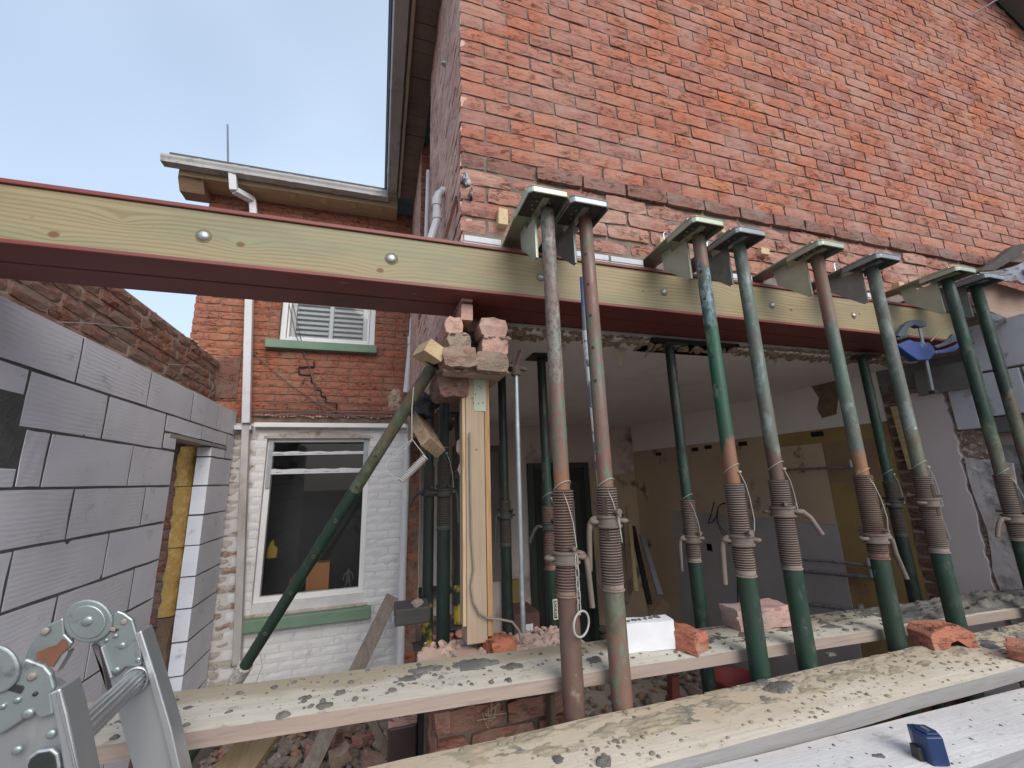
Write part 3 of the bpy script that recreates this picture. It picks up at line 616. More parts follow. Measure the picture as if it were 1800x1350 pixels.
def block(ya, yb, za, zb, mt=None, nm='block', out=0.0, d=.1, jy=.0075):
    m = MB(); g = jy; h = .0065
    Y0, Y1, Z0, Z1 = ya+g, yb-g, za+h, zb-h
    j = lambda a=.003: rb.uniform(-a, a)
    # front face grid with slightly chipped edges
    gx, gz = 5, 3; X = AX+out+j(.0006)
    vs_ = []
    for r in range(gz):
        for c_ in range(gx):
            e = c_ in (0, gx-1) or r in (0, gz-1)
            vs_.append((X-(rb.uniform(.0002, .0020) if e else rb.uniform(0, .001)), Y0+(Y1-Y0)*c_/(gx-1)+(j() if e else 0), Z0+(Z1-Z0)*r/(gz-1)+(j(.002) if e else 0)))
    fs = [(r*gx+c_, r*gx+c_+1, (r+1)*gx+c_+1, (r+1)*gx+c_) for r in range(gz-1) for c_ in range(gx-1)]
    per = list(range(gx))+[gx-1+gx*r for r in range(1, gz)]+[gx*(gz-1)+c_ for c_ in range(gx-2, -1, -1)]+[gx*r for r in range(gz-2, 0, -1)]
    b0 = len(vs_)
    for p in per: vs_.append((AX-d, vs_[p][1], vs_[p][2]))
    mm = len(per)
    for i in range(mm): k_ = (i+1) % mm; fs.append((per[i], b0+i, b0+k_, per[k_]))
    fs.append(list(range(b0, b0+mm)))
    m.add(vs_, fs)
    return put(nm, m, mt or M['aac'], bwl)
for r in range(12):
    js = rows.get(r) or ([.55, 1.5, 2.15, 2.802, 3.41] if r % 2 == 0 else [.55, 1.2, 1.83, 2.491, 3.115, 3.41])
    za, zb = CZ[r+1], CZ[r]
    for a, b in zip(js, js[1:]):
        if r == 1 and a < 2.0 and b > 2.0: 
            block(a, b, .365, zb); continue
        if r == 1 and b <= 1.5: block(a, b, za, zb); continue
        if r == 2 and a < 1.7: 
            block(a, b, za, .135) if False else None; 
            if b < 1.7: block(a, b, za, zb); continue
            block(1.63, 2.10, .022, .085) if False else None
            block(2.12, b, za, zb) if b-2.12 > .06 else None; continue
        block(a, b, za, zb)
m = MB(); m.box(AX-.10, AX-.004, 1.4, 2.09, .095, .362); put('padstone', m, M['aac_grey'], bwl, bevel=.004)
m = MB(); m.box(AX-.10, AX+.0, 1.63, 2.115, .024, .092); put('block', m, M['aac'], bwl, bevel=.003)
block(3.225, 3.821, .362, .475); block(3.821, 4.40, .362, .475); block(4.40, 4.60, .25, .475)
block(3.23, 3.41, .252, .358)
lz = MB(); lz.box(AX-.10, AX+.003, 3.30, 4.42, .335, .359); put('lintel_board', lz, weathered('lintel_underside', (.40, .36, .33), (.33, .30, .27), 8, .9, .3), bwl)
for r in range(2, 12):
    za, zb = CZ[r+1], CZ[r]
    if r == 2: zb = .333; za = .25; block(4.06, 4.40, za, zb); za = .020; zb = .248; block(4.06, 4.60, za, zb); continue
    block(4.055, 4.60, za, zb)
# outer leaf of reclaimed brick
OX = -1.51
leaf = thing('brick_leaf_wall', (OX-.05, 3.4, GZ), 'rough old red brick wall standing taller behind the grey block wall', 'wall')
m = MB(); m.box(OX-.20, OX-.010, .6, 3.25, GZ, 1.20); m.box(OX-.20, OX-.010, 3.25, 4.62, .36, 1.20); m.box(OX-.20, OX-.011, 4.12, 4.625, GZ, .36)
lf = put('wall_body', m, M['mortar_pale'], leaf)
rdf = random.Random(9)
def rough_rows(y0, y1, z0, n, rd):
    L = []
    for r in range(n):
        u = 0 if r % 2 else -.1
        while u < y1-y0:
            l = .225+rd.uniform(-.015, .015); a = max(u, 0)
            if u+l-a > .06 and a < y1-y0-.05: L.append((a+.006, z0+r*.0755+rd.uniform(.002, .006), min(u+l, y1-y0)-a-.013, .0755-rd.uniform(.009, .016), rd.uniform(-.004, .010)))
            u += l
    return L
its = rough_rows(.6, 4.60, .44, 10, rdf)
lay(lf, (OX, .6, 0), pi/2, [(u, z, l, h, o_) for u, z, l, h, o_ in its], 'rough_brick', M['brick_rough'], limit=150, rough=.0032, n=9, depth=.06, bev=.004, stuffname='hidden_bricks')
cap = MB(); cr_ = random.Random(6)
for i in range(46): cap.rock((OX-.09+cr_.uniform(-.05, .05), .8+i*.083, 1.205), cr_.uniform(.05, .075), (1, 1.1, .32), .4, 1, i)
put('mortar_capping', cap, M['mortar_pale'], leaf)
# squared brick end seen through the doorway
lay(lf, (OX-.21, 4.10, 0), 0, [(.005+(0 if r % 2 else .02), GZ+.01+r*.0755, .19, .064, rdf.uniform(-.004, .006)) for r in range(31)], 'end_brick', M['brick_brown'], limit=31, name='end_brick', rough=.004, n=6, depth=.05)
lay(lf, (OX-.42, 4.12, 0), 0, [(.0, GZ+.01+r*.0755, .205, .064, rdf.uniform(-.004, .006)) for r in range(31)], 'end_brick2', M['brick_brown'], limit=31, name='end_brick', rough=.004, n=6, depth=.05)
m = MB(); m.box(OX-.43, OX-.012, 4.115, 4.3, GZ, .36); put('end_core', m, M['mortar'], leaf)
for pl in ([(100, 566), (170, 569), (243, 578)], [(296, 640), (345, 643)], [(375, 688), (418, 692)], [(240, 641), (260, 648)]):
    m = MB(); m.tube([PX(a, b, OX+.02+.05*i) for i, (a, b) in enumerate(pl)], .0025, 6); o = put('wall_tie', m, M['galv'], leaf)
# yellow insulation in the cavity
ins_y = weathered('yellow_mineral_wool', (.50, .31, .09), (.40, .24, .07), 18, .95, .9, 70, .010, c3=(.55, .40, .18), t3=(.5, .65), s3=30)
ins_b = weathered('brown_mineral_wool', (.20, .13, .085), (.14, .09, .06), 18, .95, .9, 70, .010)
it_ = thing('cavity_insulation', (-1.45, 4.08, GZ), 'strip of yellow mineral wool batts in the wall cavity beside the doorway', 'insulation')
def batt(z0_, z1, x0, x1, mt, sd):
    rd = random.Random(sd); m = MB(); n = 9; vs_ = []; fs = []
    for i in range(n+1):
        z = z0_+(z1-z0_)*i/n
        a = x0+rd.uniform(-.008, .008); b = x1+rd.uniform(-.008, .008); mid = (a+b)/2
        vs_ += [(a, 4.10, z), (a+.012, 4.065+rd.uniform(-.008, .008), z), (mid, 4.055+rd.uniform(-.01, .01), z), (b-.012, 4.065+rd.uniform(-.008, .008), z), (b, 4.10, z), (b, 4.4, z), (a, 4.4, z)]
    for i in range(n):
        for k_ in range(7): k2 = (k_+1) % 7; fs.append((i*7+k_, i*7+k2, (i+1)*7+k2, (i+1)*7+k_))
    fs += [list(range(7)), [n*7+k_ for k_ in range(7)]]
    m.add(vs_, fs); return put('batt', m, mt, it_, ang=60)
batt(.02, .33, -1.545, -1.44, ins_y, 1); batt(-.44, .015, -1.535, -1.425, ins_y, 2); batt(-.93, -.445, -1.53, -1.43, ins_y, 3); batt(-1.45, -.94, -1.53, -1.425, ins_b, 4); batt(-2.04, -1.46, -1.55, -1.43, ins_b, 5)

# ================================================================ party wall on the right, x = 3.35
WX = 3.35
pw = thing('party_wall', (WX+.1, 3.2, GZ), 'right-hand side wall with stripped plaster, a torn brick edge and grey blocks', 'wall')
m = MB(); m.box(WX+.012, WX+.25, 1.50, 5.2, GZ, .70); m.box(WX+.012, WX+.2, .35, 1.50, GZ, .80); put('wall_core', m, M['mortar_pale'], pw)
def zone(y0, y1, z0_, z1, mt, nm, x=0.0, parent=pw):
    m = MB(); m.box(WX-x, WX+.011, y0, y1, z0_, z1); return put(nm, m, mt, parent)
zone(1.99, 5.1, .31, .66, cream, 'cream_plaster'); 
zone(2.47, 5.1, -.42, .308, tan, 'stripped_plaster', .001)
zone(4.42, 5.1, GZ, -.422, tan, 'stripped_corner', .001)
greyp = weathered('grey_plaster', (.44, .40, .385), (.38, .345, .335), 3, .85, .12, 20, .003, c3=(.46, .43, .44), t3=(.58, .7), s3=2, c4=(.06, .05, .05), t4=(.77, .79), s4=26)
zone(2.47, 4.418, GZ, -.422, greyp, 'grey_plaster_patch', .004)
ochre = weathered('ochre_distemper', (.38, .25, .09), (.30, .19, .08), 4, .9, .3, 20, .004, c3=(.24, .14, .08), t3=(.55, .68), s3=3.2)
zone(1.99, 2.465, -.1, .308, weathered('patchy_ochre_wall', (.33, .22, .12), (.28, .17, .11), 3, .9, .3, c3=(.42, .30, .09), t3=(.52, .6), s3=2.2), 'patchy_strip'); zone(1.99, 2.465, GZ, -.102, ochre, 'ochre_strip')
m = MB(); m.box(WX-.003, WX+.0, 2.0, 3.0, .20, .306); put('ochre_band', m, ochre, pw)
# torn hole in the cream plaster
m = MB(); rq = random.Random(3); pl = [(1412, 660), (1440, 655), (1480, 660), (1475, 690), (1472, 708), (1470, 728), (1445, 735), (1436, 718), (1440, 700), (1425, 678), (1408, 664)]
m.prism([PX(a, b, WX-.004) for a, b in pl], (.003, 0, 0)); put('torn_hole', m, weathered('brown_backing_plaster', (.25, .17, .12), (.17, .11, .08), 14, .95, .6), pw)
cc = MB()
for pl in ([(1225, 716), (1258, 710), (1285, 703), (1340, 690), (1415, 671)],):
    P = [PX(a, b, WX-.002) for a, b in pl]
    for a, b in zip(P, P[1:]): cc.bar(a, b, .004, .006, (1, 0, 0))
put('plaster_crack', cc, M['dark'], pw)
for a, b in ((1222, 790), (1245, 786), (1306, 780), (1437, 763), (1158, 798)):
    m = MB(); p = PX(a, b, WX); m.box(WX-.006, WX+.002, p.y-.05, p.y+.05, p.z-.02, p.z+.02); put('plug_hole', m, M['dark'], pw)
# brick strip, plaster jamb, torn brickwork
rp = random.Random(21)
lay(pw, (WX, 1.985, 0), -pi/2, [(.0, -2.0+r*.0758, .13, .066, rp.uniform(0, .01)) for r in range(34)], 'chase_brick', M['brick_brown'], limit=34, name='chased_brick', rough=.006, n=6, depth=.05)
m = MB(); m.bar((WX-.03, 1.905, .40), (WX-.03, 1.885, -.02), .02, .045); m.bar((WX-.03, 1.86, .33), (WX-.03, 1.85, -.02), .012, .03); put('timber_batten', m, M['wood_pale'], pw)
z = MB(); rr = random.Random(14); n = 26
L_ = [(1.845, GZ)]; 
for i in range(n+1): L_.append((1.845+rr.uniform(-.004, .004), GZ+(.465-GZ)*i/n))
R_ = [(1.640+.016*noise.noise(Vector((i*.21, 3, 0)))+.012*noise.noise(Vector((i*.9, 8, 0)))+rr.uniform(-.004, .004), .465-(.465-GZ)*i/90) for i in range(91)]
z.prism([Vector((WX-.022, a, b)) for a, b in L_[1:]+R_], (.032, 0, 0)); 
put('plaster_jamb', z, weathered('smooth_pink_grey_plaster', (.70, .62, .60), (.64, .56, .55), 2.5, .85, .12, 30, .003, c3=(.72, .60, .57), t3=(.55, .75), s3=2), pw)
tb = []
for r in range(33):
    zc = -2.0+r*.0758; l = .075+rr.uniform(0, .06); tb.append((.0, zc, l, .064, rr.uniform(-.012, .014)))
lay(pw, (WX, 1.665, 0), -pi/2, tb, 'torn_brick', M['brick_broken'], limit=33, name='torn_brick', rough=.008, n=12, depth=.05, bev=.01)
rk = MB()
for i in range(900):
    zc = GZ+rr.uniform(0, 2.5); rk.rock((WX+.004, 1.60+rr.uniform(-.085, .05), zc), rr.uniform(.004, .015), (.5, 1.2, .9), .6, 1, i)
put('mortar_rubble_edge', rk, weathered('torn_mortar', (.56, .43, .34), (.45, .33, .26), 20, .95, .6, c3=(.40, .20, .13), t3=(.50, .60), s3=7), pw, kind='stuff')
m = MB(); pts_ = []
for i in range(20): pts_.append(Vector((WX-.018, 1.615+.012*sin(i*1.3)+.010*rr.uniform(-1, 1), .04-(2.0)*i/19)))
pts_ += [Vector((WX-.018, 1.44+.02*rr.uniform(-1, 1), -2.0+(2.0)*i/19)) for i in range(20)]
m.prism(pts_, (.028, 0, 0)); put('smeared_render', m, weathered('smeared_grey_render', (.70, .66, .66), (.60, .49, .44), 5, .9, .8, 25, .01, c3=(.30, .28, .27), t3=(.5, .62), s3=6), pw)
zone(.36, 1.46, GZ, .10, weathered('dark_wet_render', (.22, .205, .20), (.14, .135, .13), 5, .9, .8, 20, .012, c3=(.36, .35, .35), t3=(.55, .68), s3=4), 'rough_render', .004)
# concrete padstone strip and grey blocks towards the camera
m = MB(); m.box(WX-.004, WX+.01, 1.52, 1.98, .50, .66); m.box(WX-.05, WX-.003, 1.44, 1.75, .44, .60); put('concrete_padstone', m, weathered('damp_concrete', (.22, .21, .195), (.15, .145, .135), 7, .9, .7, 25, .008), pw)
for (ya, yb, za, zb, mt) in ((.95, 1.50, .52, .80, 'aac'), (.40, .945, .52, .80, 'aac'), (1.29, 1.515, .26, .515, 'aac'), (.75, 1.285, .26, .515, 'aac'), (1.15, 1.515, .165, .255, 'aac_grey'), (.6, 1.145, .165, .255, 'aac_grey'), (1.505, 1.62, .20, .49, 'aac')):
    m = MB(); m.box(WX-.028, WX+.011, ya+.004, yb-.004, za+.004, zb-.004); put('block', m, M[mt] if mt == 'aac_grey' else (bpy.data.materials.get('dusty_grey_block') or weathered('dusty_grey_block', (.60, .59, .62), (.52, .51, .54), 5, .9, .4, 40, .004, c3=(.22, .21, .20), t3=(.56, .68), s3=8)), pw, bevel=.004)
# fittings on that wall
for nm, pl, r_ in (('copper_pipe', [(1385, 826), (1440, 823), (1497, 821)], .010), ('copper_pipe', [(1412, 984), (1450, 986), (1528, 994)], .010), ('copper_pipe', [(1412, 1004), (1460, 1008), (1535, 1015)], .014), ('copper_pipe', [(1420, 1062), (1470, 1068), (1515, 1076)], .014)):
    tt = thing(nm, PX(*pl[0], WX-.05), {821: 'dark pipe run across the tan wall, the uppermost of four', 994: 'pale thin pipe run, second from the top on the grey plaster', 1015: 'paint-spotted dark pipe run just under the pale thin one', 1076: 'lowest grey pipe run, just above the plank'}[pl[-1][1]], 'pipe', 'pipe runs on the right room wall')
    m = MB(); P = [PX(a, b, WX-.05) for a, b in pl]; m.tube(P, r_, 8); put('pipe_run', m, weathered('old_pipe', (.12, .11, .11), (.26, .25, .26), 30, .5, 0), tt, ang=40)
    m = MB(); m.tube([P[-1], P[-1]+Vector((0, 0, .05))], r_*1.2, 8); m.box(WX-.05, WX+0, P[0].y-.01, P[0].y+.01, P[0].z-.012, P[0].z+.012); put('pipe_bracket', m, M['galv'], tt)
t = thing('socket_box', PX(1248, 962, WX), 'open dark metal socket box let into the grey plaster', 'socket box')
m = MB(); p = PX(1248, 962, WX); 
for a0, a1, b0, b1 in ((-.045, -.037, -.04, .04), (.037, .045, -.04, .04), (-.037, .037, -.04, -.033), (-.037, .037, .033, .04)): m.box(WX-.010, WX+.002, p.y+a0, p.y+a1, p.z+b0, p.z+b1)
put('rim', m, M['galv'], t); m = MB(); m.box(WX-.004, WX-.002, p.y-.037, p.y+.037, p.z-.033, p.z+.033); put('recess', m, M['dark'], t)
t = thing('cable_coil', PX(1275, 925, WX-.05), 'loop of old cable hanging on the room wall above the grey plaster', 'cable')
m = MB(); c0 = PX(1282, 915, WX-.06); 
for k_, rr_ in ((0, .16), (1, .145)):
    m.tube([c0+Vector((.01*sin(i*1.1+k_), rr_*cos(2*pi*i/20)*1.1, rr_*sin(2*pi*i/20)*1.05+.01*k_)) for i in range(20)], .004, 6, closed=True)
m.tube([PX(1255, 882, WX-.03), PX(1250, 905, WX-.08), PX(1245, 920, WX-.06), PX(1252, 918, WX-.05), PX(1262, 905, WX-.05)], .006, 6)
put('cable_loop', m, M['black'], t)
t = thing('plug_lead', PX(1294, 975, WX-.1), 'black and white lead hanging straight down in front of the grey plaster', 'cable')
m = MB(); m.tube([PX(1295, 978, WX-.12), PX(1297, 1050, WX-.12), PX(1298, 1110, WX-.12)], .006, 6); put('lead', m, M['black'], t)
m = MB(); m.tube([PX(1293, 965, WX-.12), PX(1294, 975, WX-.12)], .022, 8); put('plug_cap', m, M['pvc'], t)
m = MB(); m.tube([PX(1294, 974, WX-.12), PX(1295, 986, WX-.12)], .026, 8); put('plug_body', m, M['black'], t)
# door in the back wall
dr = thing('green_door', (2.2, 5.06, GZ), 'dark green panelled door in the far wall of the room', 'door')
dm = weathered('dark_green_door_paint', (.030, .042, .032), (.022, .032, .025), 4, .5, .1)
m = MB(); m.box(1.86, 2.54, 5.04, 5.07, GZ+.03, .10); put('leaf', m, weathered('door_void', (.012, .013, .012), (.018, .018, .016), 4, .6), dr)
m = MB(); m.box(1.78, 1.855, 5.03, 5.09, GZ+.03, .18); m.box(2.545, 2.62, 5.03, 5.09, GZ+.03, .18); m.box(1.856, 2.544, 5.031, 5.089, .105, .18); put('door_frame', m, dm, dr, bevel=.006)
for a, b in ((-1.9, -1.15), (-1.0, -.05)):
    for xa, xb in ((1.93, 2.17), (2.23, 2.47)): m = MB(); m.box(xa, xb, 5.025, 5.04, a, b); put('door_panel', m, dm, dr, bevel=.006)
m = MB(); m.tube([(1.94, 4.99, -1.08), (2.03, 4.985, -1.08)], .010, 8); m.tube([(1.94, 4.99, -1.08), (1.94, 5.04, -1.08)], .010, 8); put('handle', m, M['galv'], dr)
fr = thing('inner_door_frame', (.9, 5.07, GZ), 'brown door frame in the dim left part of the far wall', 'door frame')
m = MB(); m.box(.85, .93, 5.02, 5.095, GZ, .40); m.box(1.42, 1.50, 5.02, 5.095, GZ, .40); m.box(.93, 1.42, 5.021, 5.094, .33, .40); put('frame', m, weathered('brown_varnish', (.13, .075, .045), (.09, .05, .03), 4, .5), fr)
m = MB(); m.box(.73, .80, 5.02, 5.095, -1.2, .60); put('white_architrave', m, M['white_paint'], fr)
m = MB(); m.box(.93, 1.42, 5.06, 5.097, -1.15, .33); put('opening', m, weathered('grey_passage', (.22, .20, .20), (.17, .155, .15), 2), fr)
m = MB(); m.box(1.43, 1.62, 5.04, 5.09, GZ, -1.15); put('yellow_base', m, weathered('ochre_board', (.30, .22, .07), (.26, .18, .06), 4), fr)
# ================================================================ steel beams with their timber
bt = thing('steel_beam', (.9, 1.57, .69), 'long red oxide double steel beam with pale timber bolted along its front', 'beam')
BX0, BX1 = -1.47, 3.33
def ubeam(y0, y1, nm):
    m = MB(); yc = (y0+y1)/2
    m.box(BX0, BX1, y0, y1, .878, .893); m.box(BX0, BX1, y0, y1, .690, .704)
    m.box(BX0+.001, BX1-.001, yc-.004, yc+.004, .704, .878); return put(nm, m, M['steel_red'], bt, bevel=.0025)
ubeam(1.437, 1.567, 'front_steel'); ubeam(1.575, 1.705, 'rear_steel')
kn = []
for (px, py, amp, rr) in ((95, 413, 10, .010), (423, 430, 16, .009), (668, 476, 14, .009), (1130, 512, 8, .004), (1390, 545, 8, .007), (1510, 552, 6, .005), (215, 388, 16, .0001), (1290, 520, 18, .0001), (960, 470, 10, .0001)):
    p = PY(px, py, 1.447); kn.append((round(p.x, 3), round(p.z, 3), amp, rr))
M['treated'] = timber_beam(kn)
m = MB()
TN = 60; x0_, x1_ = BX0+.01, 3.19
m.box(x0_, x1_, 1.445, 1.497, .7045, .8775); put('timber_packer', m, M['treated'], bt, bevel=.002)
for i, (px, py) in enumerate(((358, 415), (688, 455), (950, 488), (1167, 514), (1357, 537), (1500, 555))):
    p = PY(px, py, 1.445); r_ = .0175 if i < 2 else .013
    m = MB(); T = Matrix.Translation(p) @ Matrix.Rotation(pi/2, 4, 'X')
    m.lathe([(r_*1.0, 0), (r_*.98, .003), (r_*.8, .007), (r_*.45, .010), (.001, .011)], T, 16, cap=False)
    put('bolt', m, M['galv'], bt, smooth=True)
    m = MB(); m.lathe([(r_*1.35, -.0006), (r_*1.35, .0010), (r_*.9, .0014)], T, 14); put('bolt_recess', m, weathered('recess_wood', (.20, .15, .07), (.16, .12, .06), 20, .9) if 'rec' not in M else M['rec'], bt)
# white packing slips between beam and masonry
rs = random.Random(5)
for i, (a, b) in enumerate(((.283, .440), (.645, .80), (.82, .925), (.93, 1.10), (1.50, 1.72), (2.36, 2.55))):
    t = thing('packing_strip', ((a+b)/2, 1.50, .893), ('white packing slip on the steel at the corner of the house', 'long white packing slip just right of the second bracket', 'short white packing slip with a chipped end, nearer the third bracket', 'white packing slip tucked against the third bracket', 'white packing slip between the fourth and fifth brackets', 'white packing slip below the last wooden wedge')[i], 'packing strip', 'white packing slips on the steel')
    m = MB(); m.box(a, b, 1.455, 1.62, .8935, .9075); m.box(a+.004, b-.003, 1.452, 1.62, .9085, .934)
    put('slip', m, weathered('white_slip', (.60, .61, .64), (.50, .51, .54), 12, .7, .3, 60, .002, c3=(.12, .10, .09), t3=(.62, .7), s3=16) if i == 0 else bpy.data.materials['white_slip'], t, bevel=.002)
# wooden wedges
for i, (px, py, w_, h_, lab) in enumerate(((884, 378, .045, .07, 'pale wood wedge standing beside the first bracket at the house corner'), (1168, 425, .05, .05, 'pale wood wedge behind the third bracket'), (1345, 440, .06, .035, 'dark edged wood wedge between the fourth and fifth brackets'), (1585, 500, .05, .035, 'short square wood wedge left of the seventh bracket'), (1272, 405, .03, .02, 'sliver of wood behind the fourth bracket'))):
    p = PY(px, py, 1.47); t = thing('wood_wedge', p-Vector((0, 0, h_*.6)), lab, 'wedge', 'wood wedges driven in over the steel')
    m = MB(); m.prism([p+Vector((-w_*.45, 0, -h_*.6)), p+Vector((w_*.5, 0, -h_*.6)), p+Vector((w_*.5, 0, h_*.45)), p+Vector((-w_*.40, 0, h_*.5))], (0, .12, 0)); put('wedge', m, M['wood_pale'], t, bevel=.002)

# ================================================================ steel props
PR = {}
PAL = dict(   # main, second, patches, patch threshold, fleck colour, fleck threshold, patch scale
 mott=((.17, .20, .175), (.22, .15, .125), (.13, .070, .060), (.49, .55), (.32, .34, .31), (.60, .68), 105),
 mott2=((.09, .155, .115), (.17, .105, .08), (.20, .085, .065), (.49, .55), (.27, .29, .25), (.62, .70), 80),
 rustred=((.21, .09, .066), (.17, .105, .08), (.10, .17, .12), (.55, .61), (.36, .28, .23), (.66, .72), 44),
 rust=((.26, .125, .065), (.18, .095, .06), (.10, .14, .09), (.62, .70), (.40, .27, .17), (.62, .7), 34),
 brown=((.100, .056, .045), (.135, .08, .062), (.09, .06, .05), (.52, .66), (.23, .19, .17), (.66, .74), 20),
 grngrey=((.095, .135, .110), (.115, .115, .095), (.19, .22, .205), (.53, .60), (.50, .52, .50), (.69, .73), 26),
 green=((.012, .044, .027), (.022, .040, .028), (.065, .080, .060), (.56, .65), (.24, .24, .19), (.68, .73), 24),
 bluescr=((.04, .10, .11), (.10, .075, .055), (.17, .27, .31), (.50, .56), (.40, .43, .44), (.64, .7), 46),
 brgreen=((.017, .092, .050), (.03, .070, .043), (.15, .19, .13), (.55, .62), (.38, .38, .31), (.64, .69), 22),
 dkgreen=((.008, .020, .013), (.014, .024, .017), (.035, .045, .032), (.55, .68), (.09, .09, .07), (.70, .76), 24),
 greenrust=((.05, .085, .055), (.16, .10, .07), (.13, .145, .10), (.48, .56), (.26, .25, .20), (.66, .72), 30))
def band(k, key):
    c1, c2, c3, t3, c4, t4, s3 = PAL[key]; v = k.vec(1, 1, .5)
    c = k.mix(k.ramp(k.noise(9, 5, v, .6), ((.38, 0), (.62, 1))), c1, c2)
    c = k.mix(k.ramp(k.noise(s3, 6, v, .7), ((t3[0], 0), (t3[1], .9))), c, c3)
    c = k.mix(k.ramp(k.noise(19, 5, k.vec(1, 1, .7), .65), ((t4[0], 0), (t4[1], 1))), c, c4)
    return k.mix(k.ramp(k.noise(5, 4, k.vec(1, 1, .4)), ((.4, 0), (.75, .35))), c, tuple(q*.45 for q in c1))
def banded(bands, base=None):
    kk = str(bands)
    if kk in PR: return PR[kk]
    k = NT('prop_paint_%s' % '_'.join(b[1] for b in bands), .50, 0, .5)
    z = k.n('ShaderNodeSeparateXYZ', (k.pos,)).outputs[2]
    zn = k.math('ADD', z, k.math('MULTIPLY', k.math('SUBTRACT', k.noise(16, 4, k.vec(1, 1, .35), .6), .5), .22))
    c = band(k, bands[-1][1])
    for zb, key in reversed(bands[:-1]): c = k.mix(k.n('ShaderNodeMapRange', (zn, zb-.012, zb+.012, 0.0, 1.0)).outputs[0], c, band(k, key))
    k.col(c); h = k.noise(70, 5, k.vec(1, 1, .6), .65); k.bump(h, .4, .002)
    k.set('Roughness', k.ramp(k.noise(22, 4, k.vec(1, 1, .5)), ((.35, .36), (.65, .72))))
    PR[kk] = k.m; return k.m
G = dict(
 thread=weathered('dusty_thread', (.24, .19, .16), (.19, .145, .12), 12, .8, .3, 80, .002, c3=(.13, .085, .07), t3=(.52, .68), s3=9),
 threadr=weathered('rusty_thread', (.19, .105, .08), (.21, .14, .11), 12, .75, .3, 80, .002, c3=(.11, .05, .04), t3=(.52, .66), s3=9),
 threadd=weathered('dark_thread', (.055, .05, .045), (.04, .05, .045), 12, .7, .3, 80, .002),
 collar=weathered('dusty_cast_collar', (.13, .100, .082), (.17, .135, .112), 14, .75, .4, 70, .003, c3=(.11, .075, .06), t3=(.54, .66), s3=12),
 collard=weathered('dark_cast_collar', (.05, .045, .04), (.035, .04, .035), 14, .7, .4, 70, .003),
 wire=weathered('pale_wire', (.36, .36, .32), (.30, .29, .26), 9, .55, .05))
for _k in ('green', 'greenrust'): G[_k] = banded([(None, _k)])
GROOVE = weathered('thread_groove_rust', (.05, .032, .026), (.075, .05, .04), 14, .9, .2)  # thread grooves coloured darker than the ridges between them
SLOT = weathered('slot_shadow_rust', (.07, .045, .035), (.045, .03, .025), 9, .9, .2)
